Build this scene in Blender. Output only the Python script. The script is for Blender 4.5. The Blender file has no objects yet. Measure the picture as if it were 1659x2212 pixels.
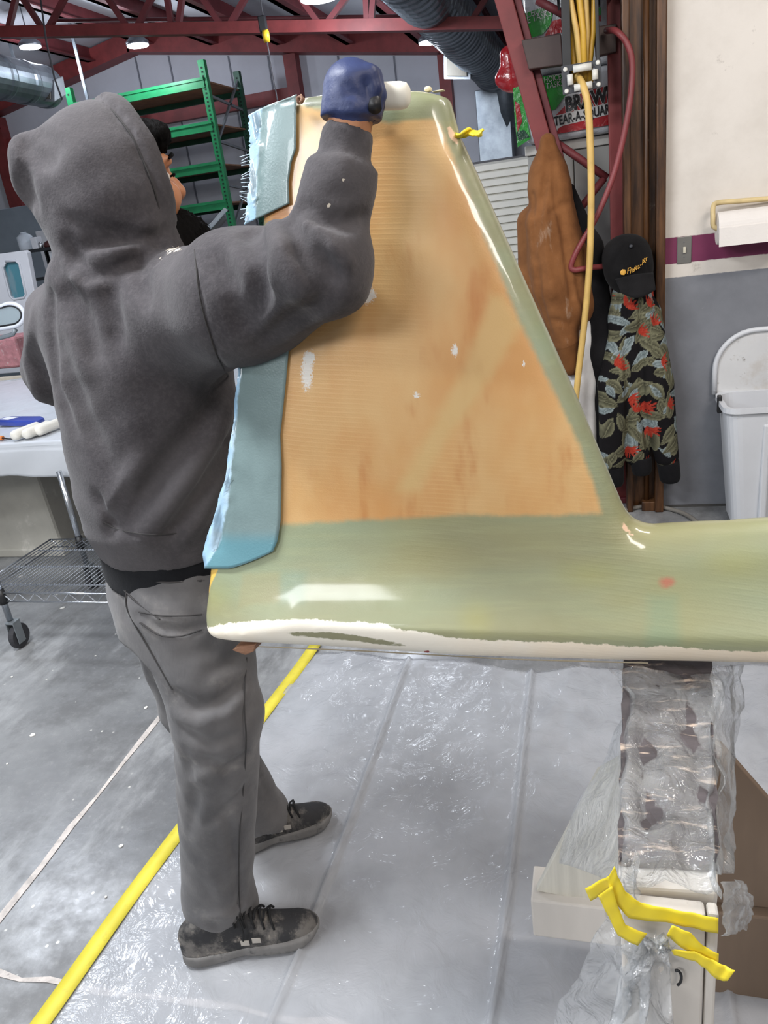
import bpy, bmesh, math, random
import numpy as np
from mathutils import Matrix, Vector
random.seed(4)
RNG = np.random.default_rng(4)
SC = bpy.context.scene
COL = SC.collection
# ------------------------------------------------------------------ camera
FPX = 1643.0
CPX = np.array([829.5, 1106.0])
CAMH = 1.55
def unit(v):
    v = np.asarray(v, float); return v / np.linalg.norm(v)
_Z = -unit([1400 - CPX[0], 5300 - CPX[1], FPX])
_Y = unit([1280 - CPX[0], 400 - CPX[1], FPX]); _Y = unit(_Y - _Z * _Y.dot(_Z))
_X = np.cross(_Y, _Z)
WM = np.array([_X, _Y, _Z])
EYE = np.array([0.0, 0.0, CAMH])
cam_d = bpy.data.cameras.new('camera')
cam = bpy.data.objects.new('camera', cam_d); COL.objects.link(cam)
r_, u_, b_ = WM @ [1, 0, 0], -(WM @ [0, 1, 0]), -(WM @ [0, 0, 1])
cam.matrix_world = Matrix(((r_[0], u_[0], b_[0], 0), (r_[1], u_[1], b_[1], 0), (r_[2], u_[2], b_[2], CAMH), (0, 0, 0, 1)))
cam_d.sensor_fit = 'VERTICAL'; cam_d.sensor_height = 36; cam_d.lens = 36 * FPX / 2212
cam_d.clip_start = 0.02; cam_d.clip_end = 100
SC.camera = cam
# ------------------------------------------------------------------ colour management, world, lamps
SC.view_settings.view_transform = 'Standard'; SC.view_settings.look = 'None'
SC.view_settings.gamma = 1; SC.view_settings.use_curve_mapping = False
SC.view_settings.exposure = 0.0
wd = bpy.data.worlds.new('world'); SC.world = wd; wd.use_nodes = True
wd.node_tree.nodes['Background'].inputs[0].default_value = (0.92, 0.96, 1.0, 1)
wd.node_tree.nodes['Background'].inputs[1].default_value = 0.22
def area_light(name, loc, target, sx, sy, power, col):
    d = bpy.data.lights.new(name, 'AREA'); d.shape = 'RECTANGLE'; d.size = sx; d.size_y = sy
    d.energy = power; d.color = col
    o = bpy.data.objects.new(name, d); COL.objects.link(o)
    o.location = loc
    o.rotation_euler = (Vector(target) - Vector(loc)).to_track_quat('-Z', 'Y').to_euler()
    return o
# the shop's unseen ceiling lamps and a panel added for a highlight (behind and above the photographer)
area_light('unseen_shop_light', (1.3, 1.5, 3.1), (1.0, 2.4, 0), 1.2, 0.3, 40, (1.0, 0.92, 0.84))
area_light('unseen_shop_light', (-1.5, 0.9, 3.3), (-1.4, 1.1, 0), 1.2, 0.3, 96, (0.94, 0.97, 1.0))
area_light('unseen_shop_light', (-2.6, -3.0, 3.3), (-0.8, 0.5, 0.7), 2.1, 0.8, 100, (0.95, 0.97, 1.0))  # added panel, sized and placed to put the highlight on the fin's nose
area_light('unseen_shop_light', (1.6, -1.2, 3.2), (0.6, 3.0, 0.9), 1.2, 0.5, 64, (1.0, 0.91, 0.84))
area_light('unseen_shop_light', (-4.2, 3.6, 3.6), (-4.2, 3.8, 0), 0.5, 0.5, 90, (0.84, 0.90, 1.0))
area_light('unseen_shop_light', (-3.8, -0.6, 3.5), (-2.6, 1.8, 0), 1.2, 0.3, 50, (0.88, 0.93, 1.0))

# ------------------------------------------------------------------ pixel -> place helpers (image 1659 x 2212)
def ray(u, v): return WM @ np.array([u - CPX[0], v - CPX[1], FPX])
def aty(u, v, y):
    d = ray(u, v); return EYE + d * (y / d[1])
def atz(u, v, z=0.0):
    d = ray(u, v); return EYE + d * ((z - CAMH) / d[2])
def atplane(u, v, p, n):
    d = ray(u, v); return EYE + d * (np.dot(np.asarray(p) - EYE, n) / np.dot(d, n))

# ------------------------------------------------------------------ object helpers
def wloc(o):
    v = np.zeros(3)
    while o is not None:
        v = v + np.array(o.location); o = o.parent
    return v
def tag(o, label=None, cat=None, group=None, kind=None):
    if label: o['label'] = label
    if cat: o['category'] = cat
    if group: o['group'] = group
    if kind: o['kind'] = kind
    return o
def empty(name, loc, label=None, cat=None, group=None, kind=None):
    o = bpy.data.objects.new(name, None); COL.objects.link(o)
    o.location = tuple(float(x) for x in loc); o.empty_display_size = 0.05
    return tag(o, label, cat, group, kind)
def mesh_obj(name, verts, faces, mat, parent=None, smooth=False, origin=None):
    verts = np.asarray(verts, float)
    if parent is not None:
        off = wloc(parent) if origin is None else np.asarray(origin)
    else:
        off = np.array([(verts[:, 0].min() + verts[:, 0].max()) / 2, (verts[:, 1].min() + verts[:, 1].max()) / 2, verts[:, 2].min()]) if origin is None else np.asarray(origin)
    me = bpy.data.meshes.new(name)
    vv = (verts - off).astype(np.float32)
    if isinstance(faces, np.ndarray):
        n, k = faces.shape
        me.vertices.add(len(vv)); me.vertices.foreach_set('co', vv.ravel())
        me.loops.add(n * k); me.loops.foreach_set('vertex_index', faces.astype(np.int32).ravel())
        me.polygons.add(n); me.polygons.foreach_set('loop_start', np.arange(0, n * k, k, dtype=np.int32))
        me.update(calc_edges=True); me.validate()
    else:
        me.from_pydata([tuple(v) for v in vv.tolist()], [], faces)
    if smooth: me.polygons.foreach_set('use_smooth', [True] * len(me.polygons))
    if mat is not None: me.materials.append(mat)
    o = bpy.data.objects.new(name, me); COL.objects.link(o)
    if parent is not None:
        o.parent = parent
        if origin is not None: o.location = tuple(np.asarray(origin) - wloc(parent))
    else:
        o.location = tuple(off)
    return o
def bevel(o, w=0.004, seg=2):
    m = o.modifiers.new('bevel', 'BEVEL'); m.width = w; m.segments = seg; m.limit_method = 'ANGLE'; m.angle_limit = 0.7
    return o
class MB:
    def __init__(s): s.v = []; s.f = []
    def add(s, v, f):
        k = len(s.v); s.v += [tuple(map(float, p)) for p in v]; s.f += [tuple(int(i) + k for i in q) for q in f]; return s
    def box(s, lo, hi):
        (a, b, c), (d, e, g) = lo, hi
        return s.add([(a, b, c), (d, b, c), (d, e, c), (a, e, c), (a, b, g), (d, b, g), (d, e, g), (a, e, g)],
                     [(0, 3, 2, 1), (4, 5, 6, 7), (0, 1, 5, 4), (1, 2, 6, 5), (2, 3, 7, 6), (3, 0, 4, 7)])
    def hexa(s, p):  # 8 points, bottom ring then top ring
        return s.add(p, [(0, 3, 2, 1), (4, 5, 6, 7), (0, 1, 5, 4), (1, 2, 6, 5), (2, 3, 7, 6), (3, 0, 4, 7)])
    def bar(s, p, q, w, h, up=(0, 0, 1)):
        p, q = np.asarray(p, float), np.asarray(q, float); d = unit(q - p)
        up = np.asarray(up, float)
        if abs(d.dot(unit(up))) > .98: up = np.array([0, 1, 0.]) if abs(d[1]) < .9 else np.array([1., 0, 0])
        a = unit(np.cross(d, up)); b = np.cross(a, d)
        c = [-a * w / 2 - b * h / 2, a * w / 2 - b * h / 2, a * w / 2 + b * h / 2, -a * w / 2 + b * h / 2]
        return s.hexa([p + x for x in c] + [q + x for x in c])
    def tube(s, pts, r, seg=8, cap=True, sq=None):
        pts = [np.asarray(p, float) for p in pts]; n = len(pts)
        rr = [r] * n if np.isscalar(r) else list(r)
        ref = None; V = []; F = []
        for i in range(n):
            d = unit(pts[min(i + 1, n - 1)] - pts[max(i - 1, 0)])
            if ref is None: ref = np.array([0, 0, 1.]) if abs(d[2]) < .9 else np.array([1., 0, 0])
            a = unit(ref - d * ref.dot(d)); ref = a; b = np.cross(d, a)
            for k in range(seg):
                t = 2 * math.pi * k / seg
                V.append(pts[i] + (a * math.cos(t) + b * math.sin(t)) * rr[i])
        for i in range(n - 1):
            for k in range(seg):
                F.append((i * seg + k, i * seg + (k + 1) % seg, (i + 1) * seg + (k + 1) % seg, (i + 1) * seg + k))
        if cap: F += [tuple(range(seg))[::-1], tuple((n - 1) * seg + k for k in range(seg))]
        return s.add(V, F)
    def prism(s, poly, ext):  # polygon of 3d points extruded
        n = len(poly); e = np.asarray(ext, float)
        V = [np.asarray(p, float) for p in poly] + [np.asarray(p, float) + e for p in poly]
        return s.add(V, [tuple(range(n))[::-1], tuple(range(n, 2 * n))] + [(i, (i + 1) % n, n + (i + 1) % n, n + i) for i in range(n)])
    def lathe(s, prof, c, seg=20, ax=(0, 0, 1), close=False):
        ax = unit(ax); a = unit(np.cross(ax, [1, 0, 0.3])); b = np.cross(ax, a); c = np.asarray(c, float)
        V = []; F = []
        for r, h in prof:
            for k in range(seg):
                t = 2 * math.pi * k / seg; V.append(c + ax * h + (a * math.cos(t) + b * math.sin(t)) * r)
        n = len(prof)
        for i in range(n - 1):
            for k in range(seg): F.append((i * seg + k, i * seg + (k + 1) % seg, (i + 1) * seg + (k + 1) % seg, (i + 1) * seg + k))
        F += [tuple(range(seg))[::-1], tuple((n - 1) * seg + k for k in range(seg))]
        return s.add(V, F)
    def grid(s, P, closed_u=False):
        P = np.asarray(P); n, m = P.shape[:2]; F = []
        for i in range(n - 1):
            for j in range(m if closed_u else m - 1):
                F.append((i * m + j, i * m + (j + 1) % m, (i + 1) * m + (j + 1) % m, (i + 1) * m + j))
        return s.add(P.reshape(-1, 3), F)
    def build(s, name, mat, parent=None, smooth=False, bev=0, origin=None):
        o = mesh_obj(name, s.v, s.f, mat, parent, smooth, origin)
        if bev: bevel(o, bev)
        return o
def solid_sheet(P, t):
    """closed thin solid from a grid of points, thickness t along grid normal"""
    P = np.asarray(P, float); n, m = P.shape[:2]
    du = np.gradient(P, axis=0); dv = np.gradient(P, axis=1)
    N = np.cross(du, dv); N /= np.linalg.norm(N, axis=2, keepdims=True) + 1e-9
    Q = P + N * t
    V = np.concatenate([P.reshape(-1, 3), Q.reshape(-1, 3)]); K = n * m; F = []
    for i in range(n - 1):
        for j in range(m - 1):
            a, b, c, d = i * m + j, i * m + j + 1, (i + 1) * m + j + 1, (i + 1) * m + j
            F.append((a, b, c, d)); F.append((K + d, K + c, K + b, K + a))
    ring = [(0, j) for j in range(m)] + [(i, m - 1) for i in range(1, n)] + [(n - 1, j) for j in range(m - 2, -1, -1)] + [(i, 0) for i in range(n - 2, 0, -1)]
    ids = [i * m + j for i, j in ring]
    for k in range(len(ids)):
        a, b = ids[k], ids[(k + 1) % len(ids)]; F.append((b, a, K + a, K + b))
    return V, F
def copy_tree(o, parent=None, shift=(0, 0, 0)):
    c = o.copy(); COL.objects.link(c); c.parent = parent
    if parent is None: c.location = tuple(np.array(o.location) + np.asarray(shift))
    for ch in list(o.children): copy_tree(ch, c)
    return c
def text_obj(name, body, size, mat, parent, origin, xdir, updir, depth=0.0015, shear=0.0, sx=1.0, align='LEFT', bold=0.0):
    cu = bpy.data.curves.new(name, 'FONT'); cu.body = body; cu.size = size; cu.extrude = depth / 2; cu.shear = shear; cu.align_x = align; cu.offset = bold
    cu.resolution_u = 3
    tmp = bpy.data.objects.new(name, cu); COL.objects.link(tmp)
    dg = bpy.context.evaluated_depsgraph_get(); me = bpy.data.meshes.new_from_object(tmp.evaluated_get(dg))
    bpy.data.objects.remove(tmp); bpy.data.curves.remove(cu)
    x = unit(xdir); up = unit(np.asarray(updir, float) - x * np.dot(updir, x)); nrm = np.cross(x, up)
    o3 = np.asarray(origin, float)
    V = np.array([v.co[:] for v in me.vertices]); W = o3 + np.outer(V[:, 0] * sx, x) + np.outer(V[:, 1], up) + np.outer(V[:, 2], nrm)
    F = [tuple(p.vertices) for p in me.polygons]; bpy.data.meshes.remove(me)
    return mesh_obj(name, W, F, mat, parent)

# ------------------------------------------------------------------ signed distance modelling
def seg_dist(P, a, b):
    a = np.asarray(a, np.float32); b = np.asarray(b, np.float32); ab = b - a
    t = np.clip(((P - a) @ ab) / max(float(ab @ ab), 1e-9), 0, 1)
    return np.linalg.norm(P - a - t[..., None] * ab, axis=-1), t
def rcone(P, a, b, ra, rb):
    d, t = seg_dist(P, a, b); return d - (ra + (rb - ra) * t)
def ellips(P, c, r, R=None):
    q = P - np.asarray(c, np.float32)
    if R is not None: q = q @ np.asarray(R, np.float32).T
    r = np.asarray(r, np.float32); k = np.linalg.norm(q / r, axis=-1); k2 = np.linalg.norm(q / (r * r), axis=-1) + 1e-6
    return k * (k - 1) / k2
def rbox(P, c, h, r, R=None):
    q = P - np.asarray(c, np.float32)
    if R is not None: q = q @ np.asarray(R, np.float32).T
    d = np.abs(q) - (np.asarray(h, np.float32) - r)
    return np.linalg.norm(np.maximum(d, 0), axis=-1) + np.minimum(d.max(-1), 0) - r
def smin(a, b, k):
    h = np.clip(0.5 + 0.5 * (b - a) / k, 0, 1); return b + (a - b) * h - k * h * (1 - h)
def smax(a, b, k): return -smin(-a, -b, k)
def loft(P, rows):
    """rows: (z, cx, cy, a, b, facing_deg) stacked ellipses; a lateral, b fore-aft"""
    rows = np.array(rows, float); z = P[..., 2]
    cx, cy, a, b, f = [np.interp(z, rows[:, 0], rows[:, i]).astype(np.float32) for i in range(1, 6)]
    f = np.radians(f); x = P[..., 0] - cx; y = P[..., 1] - cy
    fw = x * np.cos(f) + y * np.sin(f); lt = x * np.sin(f) - y * np.cos(f)
    k = np.sqrt((lt / a) ** 2 + (fw / b) ** 2); k2 = np.sqrt((lt / a ** 2) ** 2 + (fw / b ** 2) ** 2) + 1e-6
    d = k * (k - 1) / k2
    dz = np.maximum(rows[0, 0] - z, z - rows[-1, 0])
    return np.maximum(d, dz)
def csmin(F, P, a, b, ra, rb, k):
    """smooth union of a rounded cone into the field F, evaluated only near the cone"""
    a = np.asarray(a, float); b = np.asarray(b, float); lo0 = P[0, 0, 0].astype(float); h = float(P[1, 0, 0, 0] - P[0, 0, 0, 0]); m = max(ra, rb) + k + .035
    i0 = np.maximum(((np.minimum(a, b) - m - lo0) / h).astype(int), 0); i1 = np.minimum(((np.maximum(a, b) + m - lo0) / h).astype(int) + 2, F.shape)
    if (i1 <= i0).any(): return F
    sl = tuple(slice(i0[n], i1[n]) for n in range(3)); F[sl] = smin(F[sl], rcone(P[sl], a, b, ra, rb), k); return F
class Vol:
    def __init__(s, lo, hi, h):
        s.lo = np.asarray(lo, float); s.h = h
        n = [int(math.ceil((hi[i] - lo[i]) / h)) + 1 for i in range(3)]
        ax = [(lo[i] + np.arange(n[i]) * h).astype(np.float32) for i in range(3)]
        s.P = np.stack(np.meshgrid(*ax, indexing='ij'), -1); s.F = None
    def near(s, band, fn):
        """add fn(points) to the field where |F| < band"""
        m = np.abs(s.F) < band; s.F[m] += fn(s.P[m]).astype(np.float32)
    def sample(s, p):
        q = (np.asarray(p) - s.lo) / s.h; n = np.array(s.F.shape) - 2
        q = np.clip(q, 0, n); i = q.astype(int); f = q - i; r = 0
        for dx in (0, 1):
            for dy in (0, 1):
                for dz in (0, 1):
                    w = (f[..., 0] if dx else 1 - f[..., 0]) * (f[..., 1] if dy else 1 - f[..., 1]) * (f[..., 2] if dz else 1 - f[..., 2])
                    r = r + w * s.F[i[..., 0] + dx, i[..., 1] + dy, i[..., 2] + dz]
        return r
    def hit(s, u, v, t0=.3, t1=4.):
        d = unit(ray(u, v)); t = np.arange(t0, t1, 0.004); p = EYE + t[:, None] * d
        hi = s.lo + s.h * (np.array(s.F.shape) - 1)
        ok = np.all((p > s.lo) & (p < hi), axis=1)
        val = np.where(ok, s.sample(p), 1); k = np.argmax(val < 0)
        return p[k] if val[k] < 0 else None
    def fold(s, px, amp, w, dense=4):
        """a crease (amp>0) or ridge (amp<0) in the surface along a line of picture points"""
        pts = []
        for (a, b) in zip(px[:-1], px[1:]):
            for k in range(dense): 
                t = k / dense; pts.append((a[0] + (b[0] - a[0]) * t, a[1] + (b[1] - a[1]) * t))
        pts.append(px[-1])
        H = [s.hit(*p) for p in pts]; H = [h for h in H if h is not None]
        if len(H) < 2: return
        n = len(H)
        A = np.array(H); lo = A.min(0) - 3 * w; hi = A.max(0) + 3 * w
        i0 = np.maximum(((lo - s.lo) / s.h).astype(int), 0); i1 = np.minimum(((hi - s.lo) / s.h).astype(int) + 2, s.F.shape)
        sl = tuple(slice(i0[k], i1[k]) for k in range(3)); Q = s.P[sl]; best = None
        for k in range(n - 1):
            if np.linalg.norm(H[k + 1] - H[k]) > .12: continue
            d, t = seg_dist(Q, H[k], H[k + 1])
            e = math.sin(math.pi * min(max((k + .5) / (n - 1), .06), .94)) ** .5
            g = np.exp(-(d / w) ** 2) * e; best = g if best is None else np.maximum(best, g)
        if best is not None: s.F[sl] += (amp * best).astype(np.float32)
    def mesh(s):
        F = s.F; S = F < 0; nx, ny, nz = F.shape
        cnt = np.zeros((nx - 1, ny - 1, nz - 1), np.int8)
        for dx in (0, 1):
            for dy in (0, 1):
                for dz in (0, 1): cnt += S[dx:nx - 1 + dx, dy:ny - 1 + dy, dz:nz - 1 + dz]
        act = (cnt > 0) & (cnt < 8); idx = np.argwhere(act); N = len(idx)
        ids = -np.ones(act.shape, np.int32); ids[act] = np.arange(N)
        acc = np.zeros((N, 3)); c = np.zeros(N)
        cor = [np.array((a, b, d)) for a in (0, 1) for b in (0, 1) for d in (0, 1)]
        for a in cor:
            for ax in range(3):
                if a[ax]: continue
                b = a.copy(); b[ax] = 1
                fa = F[tuple((idx + a).T)]; fb = F[tuple((idx + b).T)]; m = (fa < 0) != (fb < 0)
                t = fa[m] / (fa[m] - fb[m]); acc[m] += a + t[:, None] * (b - a); c[m] += 1
        V = s.lo + s.h * (idx + acc / c[:, None]); Q = []
        for ax in range(3):
            o = [k for k in range(3) if k != ax]
            sl0 = [slice(None)] * 3; sl1 = [slice(None)] * 3; sl0[ax] = slice(0, -1); sl1[ax] = slice(1, None)
            A = S[tuple(sl0)]; B = S[tuple(sl1)]; e = np.argwhere(A != B)
            ok = (e[:, o[0]] > 0) & (e[:, o[1]] > 0) & (e[:, o[0]] < F.shape[o[0]] - 1) & (e[:, o[1]] < F.shape[o[1]] - 1); e = e[ok]
            fl = A[tuple(e.T)]
            def cid(d0, d1):
                q = e.copy(); q[:, o[0]] -= d0; q[:, o[1]] -= d1; return ids[tuple(q.T)]
            q = np.stack([cid(1, 1), cid(0, 1), cid(0, 0), cid(1, 0)], 1)
            if ax == 1: fl = ~fl
            q[~fl] = q[~fl][:, ::-1]; Q.append(q)
        Q = np.concatenate(Q); Q = Q[(Q >= 0).all(1)]
        return V, Q
    def build(s, name, mat, parent=None, smooth_it=0, origin=None):
        V, Q = s.mesh()
        for _ in range(smooth_it):
            acc = np.zeros_like(V); c = np.zeros(len(V))
            for a, b in ((0, 1), (1, 2), (2, 3), (3, 0)):
                np.add.at(acc, Q[:, a], V[Q[:, b]]); np.add.at(c, Q[:, a], 1)
                np.add.at(acc, Q[:, b], V[Q[:, a]]); np.add.at(c, Q[:, b], 1)
            V = V * .45 + .55 * acc / np.maximum(c, 1)[:, None]
        return mesh_obj(name, V, Q, mat, parent, True, origin)
def attr(o, name, vals):
    a = o.data.attributes.new(name, 'FLOAT', 'POINT'); a.data.foreach_set('value', np.asarray(vals, np.float32))
def attr_col(o, name, cols):
    a = o.data.color_attributes.new(name, 'FLOAT_COLOR', 'POINT')
    c = np.ones((len(cols), 4), np.float32); c[:, :3] = cols; a.data.foreach_set('color', c.ravel())
def poly_sd(X, Z, poly):
    """signed distance (inside positive) of points to a 2d polygon"""
    d = np.full(X.shape, 1e9); ins = np.zeros(X.shape, bool); n = len(poly)
    for i in range(n):
        (x0, z0), (x1, z1) = poly[i], poly[(i + 1) % n]
        ex, ez = x1 - x0, z1 - z0; t = np.clip(((X - x0) * ex + (Z - z0) * ez) / (ex * ex + ez * ez + 1e-12), 0, 1)
        d = np.minimum(d, np.hypot(X - x0 - t * ex, Z - z0 - t * ez))
        c = ((z0 > Z) != (z1 > Z)) & (X < (x1 - x0) * (Z - z0) / (z1 - z0 + 1e-12) + x0); ins ^= c
    return np.where(ins, d, -d)

# ------------------------------------------------------------------ materials
def C(r, g, b):
    f = lambda x: (x / 255 / 12.92) if x / 255 <= .04045 else ((x / 255 + .055) / 1.055) ** 2.4
    return (f(r), f(g), f(b))
class NT:
    def __init__(s, name):
        s.m = bpy.data.materials.new(name); s.m.use_nodes = True; s.t = s.m.node_tree
        s.b = s.t.nodes['Principled BSDF']; s.out = s.t.nodes['Material Output']
        s.tc = s.t.nodes.new('ShaderNodeTexCoord')
    def n(s, kind, **kw):
        o = s.t.nodes.new('ShaderNode' + kind)
        for k, v in kw.items(): setattr(o, k, v)
        return o
    def link(s, a, b): s.t.links.new(a, b)
    def val(s, sock, x):
        if hasattr(x, 'is_linked') or isinstance(x, bpy.types.NodeSocket): s.link(x, sock)
        elif isinstance(x, (tuple, list)) and len(x) == 3 and len(sock.default_value) == 4: sock.default_value = (*x, 1)
        else: sock.default_value = x
    def math(s, op, a, b=None, c=None):
        o = s.n('Math', operation=op); s.val(o.inputs[0], a)
        if b is not None: s.val(o.inputs[1], b)
        if c is not None: s.val(o.inputs[2], c)
        return o.outputs[0]
    def noise(s, scale, detail=4, rough=.55, vec=None, stretch=None, dist=0.0):
        o = s.n('TexNoise'); o.inputs['Scale'].default_value = scale; o.inputs['Detail'].default_value = detail; o.inputs['Roughness'].default_value = rough
        o.inputs['Distortion'].default_value = dist
        v = vec or s.tc.outputs['Object']
        if stretch:
            m = s.n('Mapping'); m.inputs['Scale'].default_value = stretch; s.link(v, m.inputs['Vector']); v = m.outputs[0]
        s.link(v, o.inputs['Vector']); return o.outputs['Fac']
    def ramp(s, fac, lo, hi, a=0.0, b=1.0):
        o = s.n('MapRange', clamp=True, interpolation_type='SMOOTHSTEP'); s.val(o.inputs[0], fac)
        for i, x in enumerate((lo, hi, a, b)): o.inputs[i + 1].default_value = x
        return o.outputs[0]
    def mix(s, fac, a, b, blend='MIX'):
        o = s.n('Mix', data_type='RGBA', blend_type=blend); s.val(o.inputs[0], fac); s.val(o.inputs[6], a); s.val(o.inputs[7], b); return o.outputs[2]
    def attr(s, name):
        o = s.n('Attribute', attribute_name=name); return o.outputs['Fac']
    def bump(s, h, strength=.3, dist=.01):
        o = s.n('Bump'); o.inputs['Strength'].default_value = strength; o.inputs['Distance'].default_value = dist; s.link(h, o.inputs['Height']); s.link(o.outputs[0], s.b.inputs['Normal']); return o
    def set(s, **kw):
        for k, v in kw.items(): s.val(s.b.inputs[k.replace('_', ' ')], v)
        return s
_mc = {}
def mat(name, col, rough=.6, metal=0., var=.14, vs=6., bump=0., bs=80., col2=None, c2=(.55, .75), spec=.5, coat=0., stretch=None, bstretch=None):
    if name in _mc: return _mc[name]
    t = NT(name); n = t.noise(vs, 5, .6, stretch=stretch)
    lo = tuple(max(x * (1 - var), 0) for x in col); hi = tuple(min(x * (1 + var), 1) for x in col)
    c = t.mix(t.ramp(n, .3, .7), lo, hi)
    if col2: c = t.mix(t.ramp(t.noise(vs * 2.3, 6, .65, stretch=stretch), *c2), c, col2)
    t.set(Base_Color=c, Roughness=rough, Metallic=metal, Specular_IOR_Level=spec, Coat_Weight=coat)
    if bump: t.bump(t.noise(bs, 3, .6, stretch=bstretch or stretch), bump, .004)
    _mc[name] = t.m; return t.m
def film(name, tint=(.82, .85, .88), clear=.6, rough=.12, bs=18., bstr=.5, diff=.3):
    """thin translucent plastic film: see-through, a milky diffuse share and glints"""
    t = NT(name); nt = t.t
    tr = t.n('BsdfTransparent'); tr.inputs[0].default_value = (.97, .98, .99, 1)
    df = t.n('BsdfDiffuse'); df.inputs[0].default_value = (*tint, 1)
    tl = t.n('BsdfTranslucent'); tl.inputs[0].default_value = (*tint, 1)
    gl = t.n('BsdfGlossy'); gl.inputs['Roughness'].default_value = rough
    n1 = t.noise(bs, 4, .6, dist=1.2); bp = t.n('Bump'); bp.inputs['Strength'].default_value = bstr; bp.inputs['Distance'].default_value = .012
    t.link(n1, bp.inputs['Height'])
    for s_ in (gl, df): t.link(bp.outputs[0], s_.inputs['Normal'])
    m1 = t.n('MixShader'); m1.inputs[0].default_value = .5; t.link(df.outputs[0], m1.inputs[1]); t.link(tl.outputs[0], m1.inputs[2])
    m2 = t.n('MixShader'); t.val(m2.inputs[0], t.ramp(t.noise(bs * .35, 3), .3, .7, clear + .08, clear - .12)); t.link(m1.outputs[0], m2.inputs[1]); t.link(tr.outputs[0], m2.inputs[2])
    fr = t.n('LayerWeight'); fr.inputs[0].default_value = .5; t.link(bp.outputs[0], fr.inputs['Normal'])
    m3 = t.n('MixShader'); t.val(m3.inputs[0], t.math('MULTIPLY_ADD', t.math('POWER', fr.outputs['Facing'], 3.5), .5, .035)); t.link(m2.outputs[0], m3.inputs[1]); t.link(gl.outputs[0], m3.inputs[2])
    t.link(m3.outputs[0], t.out.inputs[0]); return t.m
def spline(pts, n=8):
    pts = [np.asarray(p, float) for p in pts]; out = []
    Q = [2 * pts[0] - pts[1]] + pts + [2 * pts[-1] - pts[-2]]
    for i in range(1, len(Q) - 2):
        a, b, c_, d = Q[i - 1:i + 3]
        for k in range(n):
            t = k / n; out.append(.5 * (2 * b + (c_ - a) * t + (2 * a - 5 * b + 4 * c_ - d) * t * t + (3 * b - a - 3 * c_ + d) * t ** 3))
    return out + [pts[-1]]
def fabric(name, c, c2, vs=7, b=.3, bs=140, dust=None, rough=.92):
    t = NT(name); k = t.mix(t.ramp(t.noise(vs, 5, .6), .3, .7), c, c2)
    if dust: k = t.mix(t.math('MULTIPLY', t.ramp(t.noise(9, 6, .7, stretch=(1, 1, .35)), .60, .75), .55), k, dust)
    t.set(Base_Color=k, Roughness=rough, Specular_IOR_Level=.15, Sheen_Weight=.04); t.bump(t.noise(bs, 3), b, .003); return t.m
# ================================================================== SETTING
# ---- concrete floor
def floor_material():
    t = NT('polished_concrete')
    n1 = t.noise(.9, 6, .6); n2 = t.noise(3.5, 8, .7); n3 = t.noise(34, 5, .7)
    c = t.mix(t.ramp(n1, .3, .7), C(104, 105, 107), C(150, 151, 152))
    c = t.mix(t.math('MULTIPLY', t.ramp(n2, .42, .66), .6), c, C(78, 77, 76))
    c = t.mix(t.math('MULTIPLY', t.ramp(t.noise(2.2, 7, .7, stretch=(1, .35, 1)), .5, .68), .55), c, C(186, 187, 188))
    c = t.mix(t.math('MULTIPLY', t.ramp(n3, .5, .8), .3), c, C(170, 170, 168))
    v = t.n('TexVoronoi', feature='F1'); v.inputs['Scale'].default_value = 17; t.link(t.tc.outputs['Object'], v.inputs['Vector'])
    spl = t.math('MULTIPLY', t.ramp(v.outputs['Distance'], .10, .05), t.ramp(t.noise(3.1, 3), .52, .62))
    c = t.mix(spl, c, C(214, 212, 205))
    t.set(Base_Color=c, Roughness=t.ramp(n2, .3, .75, .20, .48), Specular_IOR_Level=.5)
    t.bump(n3, .08, .004); return t.m
M_floor = floor_material()
floor = MB().box((-16, -6, -.12), (8, 13.2, 0)).build('floor', M_floor, origin=(0, 0, 0)); tag(floor, kind='structure')
M_joint = mat('pale_joint_filler', C(196, 188, 182), .7, var=.2, vs=30, col2=C(140, 132, 128))
def joint(pts, w):
    P = []
    for i, (x, y) in enumerate(pts):
        a = pts[max(i - 1, 0)]; b = pts[min(i + 1, len(pts) - 1)]; d = np.array([b[0] - a[0], b[1] - a[1]]); d = d / np.linalg.norm(d); n = np.array([-d[1], d[0]])
        ww = w * (.6 + .8 * random.random()) / 2
        P.append([(x + n[0] * ww, y + n[1] * ww, .0012), (x - n[0] * ww, y - n[1] * ww, .0012)])
    V, F = solid_sheet(np.array(P), -.001)
    mesh_obj('floor_joint', V, F, M_joint, floor)
joint([(-1.515 + random.uniform(-.008, .008), y) for y in np.linspace(.2, 9.5, 70)], .016)
joint([(x, .965 + .02 * (x + 1.3) + random.uniform(-.006, .006)) for x in np.linspace(-3.2, -.5, 40)], .014)
joint([(x, 4.05 + random.uniform(-.01, .01)) for x in np.linspace(-6, -1.6, 40)], .02)
M_drop = mat('white_paint_drip', C(216, 214, 208), .5, var=.05)
for _ in range(46):   # dried resin drops on the concrete
    x, y = random.uniform(-3.2, -1.25), random.uniform(1.1, 4.2); r = random.uniform(.004, .013)
    k = 7; a0 = random.random() * 6
    ring = [(x + r * random.uniform(.6, 1.3) * math.cos(a0 + 6.283 * i / k), y + r * random.uniform(.6, 1.3) * math.sin(a0 + 6.283 * i / k), .0008) for i in range(k)]
    MB().prism(ring, (0, 0, .002)).build('resin_drop', M_drop, floor)

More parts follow.
